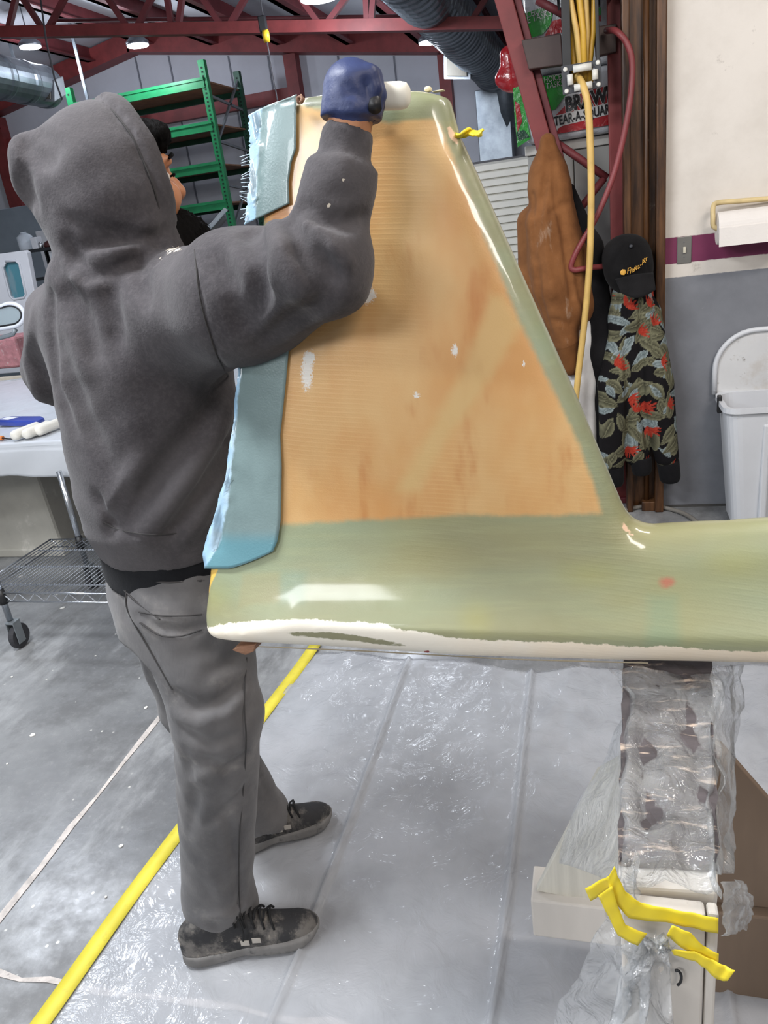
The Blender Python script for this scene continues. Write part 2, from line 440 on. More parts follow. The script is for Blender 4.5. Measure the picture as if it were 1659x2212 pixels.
# ---- far gable wall with its red frame
YW = 12.5
M_panel = mat('white_wall_insulation', C(205, 207, 216), .75, var=.06, vs=1.3, bump=.25, bs=9, bstretch=(1, 1, .3))
M_red = mat('red_oxide_steel', C(128, 52, 52), .55, var=.18, vs=5, bump=.1, bs=90)
M_redd = mat('dark_red_purlin', C(112, 48, 52), .6, var=.2, vs=4)
RX, RZ = aty(300, 117, YW)[[0, 2]]            # ridge
SL = .166
def roof_z(x): return RZ + .28 - SL * abs(x - RX)
wall_back = MB().prism([(x, YW, z) for x, z in [(-16, -.02), (6, -.02), (6, roof_z(6)), (RX, roof_z(RX)), (-16, roof_z(-16))]], (0, .2, 0)).build('wall_back', M_panel)
tag(wall_back, kind='structure')
M_seam = mat('grey_panel_seam', C(120, 122, 132), .7)
for u in (300, 372, 500, 585, 735, 855):
    x = aty(u, 160, YW)[0]
    MB().box((x - .012, YW - .012, 0), (x + .012, YW, roof_z(x) - .3)).build('panel_seam', M_seam, wall_back)
for (u0, v0, u1, v1, w) in [(627, 118, 640, 205, .19), (957, 100, 972, 260, .17), (0, 300, 43, 440, .26)]:
    p = aty(u0, v0, YW - .12); x = p[0]
    MB().box((x - w / 2, YW - .2, 0), (x + w / 2, YW - .002, roof_z(x) - .3)).build('wall_column', M_red, wall_back)
g1 = aty(338, 256, YW - .1); g2 = aty(632, 203, YW - .1); zg = (g1[2] + g2[2]) / 2
MB().box((-8.6, YW - .14, zg - .09), (aty(637, 203, YW)[0], YW - .002, zg + .09)).build('wall_girt', M_red, wall_back)
zg2 = aty(20, 312, YW - .1)[2]
MB().box((-13, YW - .13, zg2 - .08), (-8.6, YW - .002, zg2 + .08)).build('wall_girt', M_red, wall_back)
for sx, x1 in ((-1, -15.9), (1, 5.9)):
    MB().bar((RX, YW - .16, roof_z(RX) - .16), (x1, YW - .16, roof_z(x1) - .16), .3, .26).build('end_rafter', M_red, wall_back)
# ---- roof
M_roof = mat('white_roof_insulation', C(196, 198, 206), .8, var=.07, vs=1.0, bump=.4, bs=5, bstretch=(1, .15, 1))
ceiling = MB().prism([(RX, -1.5, roof_z(RX)), (6, -1.5, roof_z(6)), (6, -1.5, roof_z(6) + .1), (RX, -1.5, roof_z(RX) + .1)][::-1], (0, 14.2, 0)).build('ceiling', M_roof)
tag(ceiling, kind='structure')
MB().prism([(RX, -1.5, roof_z(RX)), (-16, -1.5, roof_z(-16)), (-16, -1.5, roof_z(-16) + .1), (RX, -1.5, roof_z(RX) + .1)], (0, 14.2, 0)).build('roof_slope', M_roof, ceiling)
for k in range(-6, 9):
    x = RX + .35 + k * 1.05
    if x > 5.5 or x < -15: continue
    z = roof_z(x)
    m = MB().box((x - .035, 3.2, z - .2), (x + .035, 12.4, z - .005)).box((x - .035, 3.2, z - .2), (x + .11, 12.4, z - .185))
    m.build('purlin', M_redd, ceiling)
# ---- open web roof truss following the slope
YT = 8.0
truss = empty('roof_truss', (-4, YT, 3), 'red open-web steel roof truss crossing above the fin and the worker', 'truss')
ta, tb = aty(-30, 71, YT), aty(1180, 49, YT); dz = (tb[2] - ta[2]) / (tb[0] - ta[0])
x0, x1 = ta[0], 1.0
zt = lambda x: ta[2] + dz * (x - ta[0])
MB().bar((x0 - 1, YT, zt(x0 - 1)), (x1, YT, zt(x1)), .12, .10).build('bottom_chord', M_red, truss)
MB().bar((x0 - 1, YT, zt(x0 - 1) + .47), (x1, YT, zt(x1) + .47), .12, .10).build('top_chord', M_red, truss)
webs = [(18, 66, 38, -20), (92, 62, 25, -40), (105, 62, 148, -20), (275, 58, 215, -30), (297, 58, 335, -20), (372, 60, 360, -10), (385, 60, 395, -20), (480, 58, 420, -30), (494, 58, 545, -30), (695, 58, 630, -30), (703, 55, 760, -20), (793, 60, 790, -20), (801, 60, 808, -20), (915, 57, 860, -30), (925, 55, 985, -30), (1010, 60, 1060, -20)]
for a, b, c_, d in webs:
    p, q = aty(a, b, YT), aty(c_, d, YT); q = p + (q - p) * (.44 / (q[2] - p[2]))
    MB().bar(p, q, .05, .05).build('web_bar', M_redd, truss)
M_pipe = mat('red_sprinkler_pipe', C(110, 52, 56), .5)
pp, pq = aty(120, 45, 8.8), aty(880, 36, 8.8)
tag(MB().tube([pp, pq], .022, 8).build('conduit_pipe', M_pipe, smooth=True), 'thin dark red pipe running just behind the roof truss', 'pipe')

# ---- interior wall on the right, painted in bands
YR = 3.79
def wall_paint():
    t = NT('banded_wall_paint')
    s = t.n('SeparateXYZ'); t.link(t.tc.outputs['Object'], s.inputs[0]); z = t.math('ADD', s.outputs[2], t.math('MULTIPLY', t.math('SUBTRACT', t.noise(40, 2), .5), .006))
    white = t.mix(t.ramp(t.noise(2.3, 6, .65), .35, .75), C(226, 219, 210), C(206, 198, 188))
    white = t.mix(t.math('MULTIPLY', t.ramp(t.noise(11, 6, .7), .62, .74), .55), white, C(150, 140, 130))
    mar = t.mix(t.ramp(t.noise(4, 5), .3, .7), C(112, 40, 76), C(128, 52, 88))
    gry = t.mix(t.ramp(t.noise(3, 6, .65), .3, .7), C(112, 114, 120), C(128, 130, 136))
    gry = t.mix(t.math('MULTIPLY', t.ramp(t.noise(26, 5, .7), .68, .76), .6), gry, C(190, 188, 184))
    zs = [aty(1500, v, YR)[2] for v in (508, 565, 595)]
    c = t.mix(t.ramp(z, zs[0] - .002, zs[0] + .002), mar, white)
    c = t.mix(t.ramp(z, zs[1] - .002, zs[1] + .002), t.mix(.1, white, C(190, 180, 170)), c)
    c = t.mix(t.ramp(z, zs[2] - .002, zs[2] + .002), gry, c)
    t.set(Base_Color=c, Roughness=.42); t.bump(t.noise(60, 3), .08, .003); return t.m
XR = .30
wall_right = MB().box((XR, YR, -.01), (4.5, YR + .16, 3.2)).build('wall_right', wall_paint(), origin=(XR, YR, 0)); tag(wall_right, kind='structure')
M_base = mat('dark_wall_base', C(70, 68, 66), .7)
tag(MB().box((XR, YR - .004, 0), (4.5, YR + .0, .012)).build('baseboard_right', M_base), kind='structure')

# ---- brown stained steel door track / column at the wall's end
def track_material():
    t = NT('brown_stained_steel'); n = t.noise(5, 6, .65, stretch=(6, 6, .5))
    c = t.mix(t.ramp(n, .3, .7), C(42, 26, 18), C(104, 70, 42)); c = t.mix(t.math('MULTIPLY', t.ramp(t.noise(14, 5), .66, .8), .35), c, C(170, 160, 150))
    t.set(Base_Color=c, Roughness=.38, Metallic=.2); return t.m
M_track = track_material()
col = empty('wall_end_column', (.21, 3.78, 0), 'dark brown stained steel column beside the white wall', 'column')
tag(col, kind='structure'); col.name = 'trim_1'; del col['label']; del col['category']
MB().box((.135, 3.80, 0), (XR - .012, 3.93, 3.1)).build('web', M_track, col, bev=.006)
MB().box((.128, 3.73, 0), (.160, 3.93, 3.1)).build('flange', M_track, col, bev=.006)
MB().box((.262, 3.72, 0), (XR + .002, 3.80, 3.1)).build('flange', M_track, col, bev=.006)
MB().tube([(.225, 3.775, .02), (.225, 3.775, 3.1)], .013, 10).build('rod', M_track, col, smooth=True)
MB().box((.20, 3.74, 0), (.30, 3.80, .05)).build('foot_plate', M_track, col, bev=.004)
# ---- red tapered truss column beside it
rc = empty('red_truss_column', (-.02, 3.92, 0), 'red steel tapered lattice column holding the hose reel', 'column')
YC = 3.93
pl0, pl1 = aty(1078, -40, YC), aty(1172, 300, YC); d_ = (pl1 - pl0) / (pl0[2] - pl1[2])
top = pl0 + d_ * (pl0[2] - 3.1); bot = pl0 + d_ * (pl0[2] - .45)
MB().bar(top, bot, .075, .075, up=(0, 1, 0)).build('raking_leg', M_red, rc, bev=.004)
MB().bar((top[0] + .055, top[1] + .02, top[2]), (bot[0] + .055, bot[1] + .02, bot[2]), .03, .06, up=(0, 1, 0)).build('raking_angle', M_redd, rc, bev=.003)
MB().box((.075, YC - .06, 0), (.145, YC + .05, 3.1)).build('upright', M_red, rc, bev=.004)
MB().box((.03, YC - .075, 0), (.13, YC + .08, .03)).build('base_plate', M_redd, rc, bev=.004)
MB().box((.02, YC - .03, 0), (.085, YC + .05, .5)).build('stub', M_red, rc, bev=.004)
for a, b, c_, d in [(1160, 0, 1225, 35), (1190, 300, 1312, 385), (1305, 385, 1230, 480)]:
    MB().tube([aty(a, b, YC + .02), aty(c_, d, YC + .02)], .017, 8).build('lacing_bar', M_redd, rc, smooth=True)

# ================================================================== LAMPS, DUCTS
M_glow = NT('led_lens'); M_glow.set(Base_Color=(1, 1, 1), Emission_Color=(.86, .92, 1), Emission_Strength=26.); M_glow = M_glow.m
M_lampb = mat('grey_lamp_housing', C(120, 124, 132), .4, metal=.4)
for (u, v, y, lab) in [(66, 103, 10., 'round LED ceiling lamp farthest left, above the grey air duct'), (298, 100, 10., 'round LED ceiling lamp above the green rack and the hood'), (930, 93, 10., 'round LED ceiling lamp beside the spiral duct at right'), (690, -2, 7.2, 'round LED ceiling lamp at the top edge between the truss bars')]:
    p = aty(u, v, y); L = empty('ceiling_lamp', p, lab, 'lamp', 'round ceiling lamps')
    R0 = .135 if y > 8 else .16
    MB().lathe([(R0 * .98, 0), (R0 * .98, .012)], p, 28).build('lens', M_glow, L)
    MB().lathe([(R0, .012), (R0 * 1.04, .014), (R0 * 1.04, .05), (R0 * .7, .09), (R0 * .5, .14), (.03, .16)], p, 28).build('housing', M_lampb, L, smooth=True)
    MB().tube([p + [0, 0, .15], [p[0], p[1], roof_z(p[0]) - .02]], .008, 6).build('hanger', M_lampb, L)
    d = bpy.data.lights.new('lamp_light', 'POINT'); d.energy = 45; d.color = (.82, .89, 1.0); d.shadow_soft_size = R0 * .8
    o = bpy.data.objects.new('lamp_light', d); COL.objects.link(o); o.parent = L; o.location = (0, 0, -.16)
def duct_mat():
    t = NT('galvanized_spiral_duct'); s = t.n('SeparateXYZ'); t.link(t.tc.outputs['Object'], s.inputs[0])
    n = t.noise(3, 5, .6); c = t.mix(t.ramp(n, .3, .7), C(120, 128, 136), C(160, 168, 176))
    t.set(Base_Color=c, Metallic=.75, Roughness=.36); return t.m
M_duct = duct_mat()
M_vent = mat('pale_vent_metal', C(140, 144, 148), .5, metal=.2); M_ventd = mat('dark_vent_core', C(96, 92, 84), .8)
def spiral_duct(name, label, c0, c1, r, pitch):
    D = empty(name, c0, label, 'duct'); c0 = np.asarray(c0); c1 = np.asarray(c1)
    L = np.linalg.norm(c1 - c0); n = int(L / pitch); prof = []
    for i in range(n):
        h = i * pitch; prof += [(r, h), (r, h + pitch * .7), (r * 1.035, h + pitch * .78), (r * 1.035, h + pitch * .92), (r, h + pitch)]
    MB().lathe(prof, c0, 26, ax=c1 - c0).build('duct_tube', M_duct, D, smooth=False)
    return D
e0 = aty(955, 24, 8.6); e1 = aty(1064, 146, 11.9); x_, z_ = (e0[0] + e1[0]) / 2, (e0[2] + e1[2]) / 2
dR = spiral_duct('air_duct', 'silver spiral air duct at top right running to the far wall', (e0[0] + (5.2 - 8.6) / 3.3 * (e1[0] - e0[0]) , 5.2, e0[2] + (5.2 - 8.6) / 3.3 * (e1[2] - e0[2])), e1, .27, .14)
MB().lathe([(.27, 0), (.29, .01), (.29, .05), (.22, .2), (.16, .26)], e1, 26, ax=(.1, 1, -.2)).build('end_cap', M_duct, dR, smooth=True)
dn = aty(1085, 175, 12.2)
MB().tube([dn + [0, -.1, .1], dn + [.05, 0, -.1], dn + [.05, .05, -.6]], .2, 16).build('elbow', M_duct, dR, smooth=True)
MB().box(aty(1034, 250, 12.3) + [0, -.25, -1.0], aty(1105, 190, 12.45)).build('drop_box', M_duct, dR, bev=.01)
def register(D, u, v, y, s, name='outlet'):
    p = aty(u, v, y)
    o = MB().hexa([p + np.array(q) * s for q in [(-.5, -.6, -.4), (.5, -.45, -.55), (.5, .5, -.2), (-.5, .5, -.1), (-.5, -.2, .45), (.5, -.1, .3), (.5, .6, .5), (-.5, .6, .6)]]).build(name, M_vent, D, bev=.01)
    a, b, c_, d = [p + np.array(q) * s for q in [(-.5, -.61, -.4), (.5, -.46, -.55), (.5, -.11, .3), (-.5, -.21, .45)]]
    w = lambda t, q: a * (1 - t) * (1 - q) + b * t * (1 - q) + c_ * t * q + d * (1 - t) * q
    MB().prism([w(.14, .14), w(.86, .14), w(.86, .86), w(.14, .86)], (0, -.02, 0)).build('grille', M_ventd, o)
register(dR, 990, 145, 10.6, .32)
a0 = aty(-10, 165, 8.6); a1 = aty(128, 195, 10.0)
dL = spiral_duct('air_duct', 'grey round air duct at top left above the hood', (a0[0] - (a1[0] - a0[0]) * 1.0, a0[1] - 1.4, a0[2] - (a1[2] - a0[2]) * 1.0), a1, .24, .5)
register(dL, 103, 195, 9.5, .3)
for u, v in ((22, 100), (168, 130)):
    p = aty(u, v, 10.4); MB().box((p[0] - .02, p[1], p[2] - .55), (p[0] + .02, p[1] + .02, roof_z(p[0]))).build('duct_strap', M_duct, dL)
M_cable = mat('black_hanging_cable', C(60, 58, 62), .6)
hp = [aty(85, -20, 7.0), aty(100, 90, 7.0), aty(118, 170, 7.0), aty(134, 215, 7.0)]
tag(MB().tube(hp, .009, 6).build('hanging_cable', M_cable, smooth=True), 'thin grey cable hanging past the left air duct', 'cable')
wn = empty('pendant_reel', aty(575, 78, 7.4), 'small yellow and black pendant cord reel hanging behind the truss', 'cord reel')
p = aty(575, 78, 7.4)
M_yel = mat('yellow_plastic', C(214, 176, 40), .45); M_blk = mat('black_plastic', C(28, 28, 30), .45, var=.25)
MB().lathe([(.03, -.03), (.05, -.025), (.05, .025), (.03, .03)], p, 16, ax=(1, .3, 0)).build('reel', M_yel, wn, smooth=True)
MB().box(p + [-.05, -.02, .03], p + [.02, .03, .16]).build('housing', M_blk, wn, bev=.01)
MB().tube([p + [0, 0, .15], p + [0, 0, .6]], .006, 6).build('upper_cord', M_cable, wn)
MB().tube([p + [0, 0, -.03], p + [.01, 0, -.5], p + [.03, 0, -1.4]], .006, 6).build('lower_cord', M_cable, wn)

# ================================================================== GREEN PALLET RACK
M_green = mat('green_painted_steel', C(30, 128, 78), .42, var=.15, vs=8); M_greend = mat('shaded_green_steel', C(22, 74, 54), .5, var=.2)  # darker green paints shade into the rear posts and beams
M_osb = mat('brown_rack_deck', C(142, 106, 80), .8, var=.2, vs=10); M_grey = mat('grey_brace_steel', C(130, 136, 140), .45, metal=.4)
YK = 10.5
ux = aty(436, 135, YK)[0]; uz = aty(436, 130, YK)[2]; lx = aty(150, 200, YK)[0]
rack = empty('pallet_rack', ((ux + lx) / 2, YK + .5, 0), 'tall green pallet rack with brown wooden decks beside the hood', 'rack')
M_hole = mat('dark_rack_hole', C(14, 34, 26), .8)
for x in (ux, lx):
    for y in (YK, YK + 1.1):
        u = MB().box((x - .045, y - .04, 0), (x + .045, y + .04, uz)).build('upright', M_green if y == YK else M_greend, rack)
        h = MB()
        for z in np.arange(1.6, uz - .05, .05 if x == ux else .2):
            h.box((x - .012, y - .043, z), (x + .012, y - .0395, z + .022))
        h.build('slot_row', M_hole, u)['kind'] = 'stuff'
    for z in np.arange(.5, uz - .1, .55):
        MB().bar((x, YK, z + .05), (x, YK + 1.1, z - .05), .03, .03).build('cross_brace', M_grey, rack)
    for i, z in enumerate(np.arange(.5, uz - .8, 1.1)):
        MB().bar((x, YK, z), (x, YK + 1.1, z + .9), .03, .03).build('diagonal_brace', M_grey, rack)
for v in (166, 260, 347, 430, 502):
    z = aty(440 + (v - 130) * .18, v, YK)[2]
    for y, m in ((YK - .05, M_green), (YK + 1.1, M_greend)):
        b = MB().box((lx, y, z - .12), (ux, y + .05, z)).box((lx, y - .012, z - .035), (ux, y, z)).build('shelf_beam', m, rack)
    MB().box((lx, YK, z - .05), (ux, YK + 1.1, z - .03)).build('deck', M_osb, rack)
# plastic film on the rack
M_filmr = film('clear_rack_film', clear=.3, bs=6)
P = np.array([[aty(355 + 130 * s + 8 * math.sin(9 * t), 515 - 60 * s * s + 26 * t + 5 * math.sin(11 * s), YK - .3 + .5 * t) for t in np.linspace(0, 1, 8)] for s in np.linspace(0, 1, 24)])
V, F = solid_sheet(P, .01); tag(mesh_obj('plastic_film', V, F, M_filmr, smooth=True), 'crumpled clear plastic film lying on the lowest green rack shelf', 'plastic film')
# ================================================================== LEFT BACKGROUND: partition, shelf unit, aircraft shells
M_part = mat('grey_sheet_partition', C(128, 138, 148), .6, var=.12, vs=2)
q0, q1 = aty(-120, 452, 9.0), aty(78, 440, 9.0)
tag(MB().box((q0[0] - 1.5, 9.0, 0), (q1[0], 9.12, q1[2])).build('wall_left', M_part, bev=.01), kind='structure')
M_white = mat('white_gelcoat', C(222, 224, 230), .35, var=.05, vs=3, col2=C(205, 170, 172), c2=(.62, .8)); M_whitep = mat('white_panel', C(214, 216, 222), .6, var=.05)
p0 = aty(75, 500, 8.9); p1 = aty(175, 640, 8.9)
tag(MB().box((p0[0], 8.9, 0), (p1[0] + .3, 8.98, p0[2])).build('white_board', M_whitep, bev=.01), 'white board standing behind the black shelf unit', 'board')
M_dark = mat('black_shelf_steel', C(40, 42, 46), .5)
s0, s1 = aty(42, 541, 7.6), aty(131, 536, 7.6); zt_ = (s0[2] + s1[2]) / 2
sh = empty('shelf_unit', ((s0[0] + s1[0]) / 2, 7.8, 0), 'dark open shelf unit beside the white aircraft shell', 'shelf')
for x in (s0[0], s1[0]):
    for y in (7.6, 8.05): MB().box((x - .02, y - .02, 0), (x + .02, y + .02, zt_)).build('post', M_dark, sh)
for z in (.3, .8, zt_ - .32, zt_ - .02): MB().box((s0[0], 7.6, z), (s1[0], 8.05, z + .03)).build('board', M_dark, sh)
MB().box((s0[0], 8.03, .2), (s1[0], 8.05, zt_)).build('back_panel', M_dark, sh)
M_can = mat('white_plastic_jug', C(196, 204, 214), .5); M_sil = mat('silver_can', C(190, 192, 196), .25, metal=.9); M_rust = mat('dark_red_bag', C(70, 34, 34), .6)
jz = zt_ + .011
def jug(u, w, h, lab, m, kind='jug', nm='plastic_jug', y=7.75):
    p = aty(u, 538, y); o = empty(nm, (p[0], y, jz), lab, kind)
    MB().lathe([(w * .9, 0), (w, .01), (w, h * .75), (w * .5, h * .92), (w * .35, h * .93)], (p[0], y, jz), 18).build('body', m, o, smooth=True)
    MB().lathe([(w * .38, h * .93), (w * .38, h), (w * .3, h)], (p[0], y, jz), 14).build('cap', M_sil if m is M_sil else M_can, o, smooth=True)
jug(60, .085, .19, 'pale translucent plastic jug on top of the dark shelf unit', M_can)
bx0 = aty(72, 520, 7.7); tag(MB().box((bx0[0], 7.65, jz), (bx0[0] + .075, 7.75, jz + .12)).build('white_carton', M_whitep, bev=.004), 'small white carton standing beside the plastic jug', 'carton')
jug(90, .022, .07, 'small silver can on the dark shelf unit', M_sil, 'can', 'silver_can', 7.68)
P = aty(108, 530, 7.72)
V_ = Vol((P[0] - .1, 7.62, jz - .02), (P[0] + .12, 7.84, jz + .1), .008); V_.F = np.maximum(smin(ellips(V_.P, (P[0], 7.73, jz + .02), (.075, .07, .05)), ellips(V_.P, (P[0] + .03, 7.74, jz + .03), (.04, .06, .035)), .02), jz - V_.P[..., 2])
o = V_.build('dark_bag', M_rust); tag(o, 'small dark red bag lying on the dark shelf unit', 'bag')
b0 = aty(103, 545, 7.65); tag(MB().box((b0[0], 7.66, zt_ - .287), (b0[0] + .07, 7.8, zt_ - .03)).build('paper_binder', M_whitep, bev=.004), 'white binder standing on the dark shelf beneath the top board', 'binder')
# aircraft door shell
Yd = 6.4
ds = empty('aircraft_door_shell', aty(40, 800, Yd), 'white aircraft door shell with a rounded window, streaked pink', 'aircraft part')
sub = lambda u, v: aty(u, v, Yd)
outer = [(-60, 556), (52, 541), (58, 545), (78, 650), (100, 760), (108, 800), (-60, 812)]
inner = [(12, 565), (34, 563), (42, 570), (56, 635), (52, 643), (30, 647), (22, 640), (6, 578)]
def ring_shell(m, outer, inner, y, th):
    o3 = [sub(*p) for p in outer]; i3 = [sub(*p) for p in inner]
    bm = bmesh.new(); vo = [bm.verts.new(p) for p in o3]; vi = [bm.verts.new(p) for p in i3]
    es = [bm.edges.new((a[k], a[(k + 1) % len(a)])) for a in (vo, vi) for k in range(len(a))]
    r = bmesh.ops.triangle_fill(bm, edges=es, use_beauty=True); g = bmesh.ops.extrude_face_region(bm, geom=bm.faces[:])
    bmesh.ops.translate(bm, vec=(0, th, 0), verts=[e for e in g['geom'] if isinstance(e, bmesh.types.BMVert)])
    bmesh.ops.recalc_face_normals(bm, faces=bm.faces[:])
    vs = [tuple(v.co) for v in bm.verts]; bm.verts.index_update(); fs = [tuple(v.index for v in f.verts) for f in bm.faces]; bm.free(); return vs, fs
vs, fs = ring_shell(None, outer, inner, Yd, .06)
bevel(mesh_obj('door_skin', vs, fs, M_white, ds), .008)
M_tealg = NT('tinted_pane'); M_tealg.set(Base_Color=M_tealg.mix(M_tealg.ramp(M_tealg.noise(5, 3, stretch=(1, 1, .3)), .45, .55), C(82, 138, 152), C(120, 150, 160)), Roughness=.1); M_tealg = M_tealg.m
MB().prism([sub(*p) for p in inner], (0, .02, 0)).build('window_pane', M_tealg, ds, origin=None).location.y += .03
fr = [sub(*p) for p in inner]; MB().tube(fr + fr[:1], .012, 6).build('window_rim', M_whitep, ds, smooth=True)
# canopy frame in front of it
Yc = 4.9
cf = empty('canopy_frame', aty(20, 720, Yc), 'white rounded canopy frame with black seal at the left edge', 'aircraft part')
arc = [aty(20 + 30 * math.cos(a) + 3, 681 + 25 * math.sin(a), Yc) for a in np.linspace(-2.2, 1.5, 16)]
arc = [aty(-60, 668, Yc)] + arc + [aty(-60, 722, Yc)]
MB().tube(arc, .016, 8).build('frame_tube', M_white, cf, smooth=True)
arc2 = [aty(18 + 26 * math.cos(a) + 3, 681 + 21 * math.sin(a), Yc - .005) for a in np.linspace(-2.2, 1.5, 16)]
MB().tube([aty(-60, 672, Yc)] + arc2 + [aty(-60, 716, Yc)], .009, 8).build('seal', M_blk, cf, smooth=True)
M_pane2 = film('canopy_pane', tint=(.6, .72, .74), clear=.55, bs=3)
MB().prism([aty(-60, 672, Yc)] + arc2 + [aty(-60, 716, Yc)], (0, .004, 0)).build('pane', M_pane2, cf)
MB().tube([aty(-60, 735, Yc), aty(0, 730, Yc), aty(28, 722, Yc), aty(34, 712, Yc)], .016, 8).build('handle_bar', M_grey, cf, smooth=True)
M_pink = mat('pink_foam_block', C(186, 128, 132), .85, var=.2, vs=14, col2=C(210, 190, 186)); 
pk = aty(-20, 775, 5.3); pk2 = aty(30, 728, 5.3)
tag(MB().box((pk[0] - .3, 5.3, .76), (pk2[0], 5.6, pk2[2])).build('foam_block', M_pink, bev=.02), 'pink foam block below the canopy frame', 'foam block')
# long plastic covered table
M_tab = mat('white_table_top', C(206, 208, 214), .45, var=.05, vs=2); M_legt = mat('pale_wood', C(176, 166, 150), .7, var=.12)
M_filmt = film('table_cover_film', tint=(.9, .92, .95), clear=.28, rough=.16, bs=5, bstr=.35)
TZ = .74
tA, tB = atz(-40, 975, TZ), atz(150, 945, TZ)
tx1 = -1.75; ty0 = (tA[1] + tB[1]) / 2
tb_ = empty('work_table', (-3.2, ty0 + .5, 0), 'long white work table covered with clear plastic behind the worker', 'table')
far = atz(0, 822, TZ)[1]
MB().box((-6.5, ty0, TZ - .04), (tx1, far, TZ)).build('table_top', M_tab, tb_, bev=.006)
for x in (-4.9, tx1 - .12):
    for y in (ty0 + .1, far - .1): MB().box((x, y - .04, 0), (x + .08, y + .04, TZ - .04)).build('leg', M_legt, tb_)
MB().box((-6.5, far, TZ - .06), (tx1, far + .05, TZ + .02)).build('rear_rail', M_legt, tb_, bev=.004)
P = []
for s in np.linspace(0, 1, 90):
    x = -6.4 + s * (tx1 + 6.42); row = []
    for k, t in enumerate(np.linspace(0, 1, 44)):
        if t < .7:
            y = far - .03 - (far - ty0 - .0) * (t / .7); z = TZ + .006 + .004 * math.sin(23 * x + 6 * math.sin(9 * y)) * (.4 + .6 * math.sin(5 * y + x)) ** 2
        else:
            q = (t - .7) / .3; y = ty0 - .045 - .018 * math.sin(3.2 * x + .5) - .02 * q + .010 * math.sin(19 * x + 4 * q) * q; z = TZ + .004 - .16 * q - .015 * math.sin(5 * x) * q
            if q < .12: y += .04 * (1 - q / .12)
        row.append((x, y, z))
    P.append(row)
V, F = solid_sheet(np.array(P), .0015); tag(mesh_obj('table_cover', V, F, M_filmt, smooth=True), 'clear plastic sheet draped over the long white table', 'plastic sheet')
# things on the table: blue brush pack and white roller ends
M_blue = mat('blue_plastic_pack', C(48, 66, 150), .35, var=.2)
bz = TZ + .012
bpk = atz(50, 914, bz); bp = empty('brush_pack', bpk, 'blue brush in a clear wrapper on the plastic covered table', 'brush')
e0, e1 = atz(8, 914, bz), atz(100, 916, bz)
dx = unit(e1 - e0)
pl = [e0 + dx * s * np.linalg.norm(e1 - e0) + np.cross([0, 0, 1], dx) * w for s, w in [(0, -.02), (.06, -.055), (.5, -.055), (.85, -.045), (1, -.05), (.92, .02), (.75, .05), (.4, .045), (.1, .04), (0, .02)]]
MB().prism(pl, (0, 0, .03)).build('brush_body', M_blue, bp, bev=.008)
lp = [e0 + dx * s + np.cross([0, 0, 1], dx) * w + [0, 0, .0301] for s, w in [(.02, -.03), (.1, -.035), (.12, .02), (.03, .02)]]
MB().prism(lp, (0, 0, .001)).build('price_tag', M_whitep, bp)
M_fleece = mat('white_roller_fleece', C(226, 222, 212), .9, var=.06, bump=.4, bs=160)
for u, v, lab in [(36, 939, 'white roller end nearest the table edge, leftmost of the three'), (61, 936, 'white roller end in the middle of the three on the table'), (88, 929, 'white roller end rightmost of the three on the table')]:
    c_ = atz(u, v, bz + .025); r = .025; o = empty('roller_cover', (c_[0], c_[1], bz), lab, 'paint roller', 'spare rollers on the table')
    MB().lathe([(.004, -.03), (r * .6, -.028), (r * .92, -.018), (r, -.004), (r, .14), (r * .7, .152)], c_, 18, ax=(.1, 1, 0)).build('sleeve', M_fleece, o, smooth=True)
    MB().tube([c_ + [.015, .15, 0], c_ + [.018, .19, 0]], .01, 8).build('core', M_legt, o)
M_org = mat('orange_tool_handle', C(206, 122, 60), .5)
p = atz(2, 946, bz + .01); tl = empty('scraper', p, 'small tool with an orange handle at the left table edge', 'tool')
MB().tube([p + [-.25, .05, 0], p, p + [.012, -.003, 0]], .012, 8).build('handle', M_org, tl, smooth=True)
MB().tube([p + [.01, -.003, 0], p + [.05, -.012, -.003], p + [.09, -.018, -.005]], [.005, .004, .003], 6).build('shaft', M_blk, tl, smooth=True)
# tan tapered pedestal under the left table end
M_tan = mat('worn_tan_block', C(168, 164, 154), .85, var=.1, vs=4, col2=C(196, 192, 182), bump=.2, bs=30)
b1 = atz(66, 1118, 0); b0 = atz(-80, 1205, 0)
n_ = unit(np.cross([0, 0, 1], b1 - b0)); n_ = n_ if n_[1] > 0 else -n_
ped = empty('pedestal', (b0 + b1) / 2 + n_ * .4, 'tan tapered pedestal block with chipped corners at the left edge', 'pedestal')
pt = [b0, b1, b1 + n_ * .7, b0 + n_ * .7]; cc = sum(pt) / 4
MB().hexa([q for q in pt] + [cc + (q - cc) * .62 + [0, 0, .62] for q in pt]).build('block', M_tan, ped, bev=.02)
MB().hexa([q + (q - cc) * .012 for q in pt] + [q + (q - cc) * .004 + [0, 0, .05] for q in pt]).build('plinth', M_tan, ped, bev=.008)
# ================================================================== WIRE SHELF CART
M_chr = mat('chrome_wire', C(190, 194, 200), .22, metal=.9, var=.1); M_tire = mat('grey_rubber', C(52, 52, 56), .7)
SZ = .27
f0 = atz(-60, 1305, SZ); f1 = atz(240, 1258, SZ); bk = atz(190, 1164, SZ)
fy = (f0[1] + f1[1]) / 2; by = bk[1]; cx0, cx1 = -2.62, -1.62
cart = empty('wire_cart', ((cx0 + cx1) / 2, (fy + by) / 2, 0), 'low chrome wire shelf cart on casters behind the worker', 'cart')
for y in (fy, by):
    for dz in (0, -.04): MB().tube([(cx0, y, SZ + dz), (cx1, y, SZ + dz)], .0042, 6).build('edge_rail', M_chr, cart, smooth=True)
    pts = [(cx0 + .0 + i * .042, y, SZ - (.04 if i % 2 else 0)) for i in range(int((cx1 - cx0) / .042) + 1)]
    MB().tube(pts, .0032, 5).build('zigzag_wire', M_chr, cart)
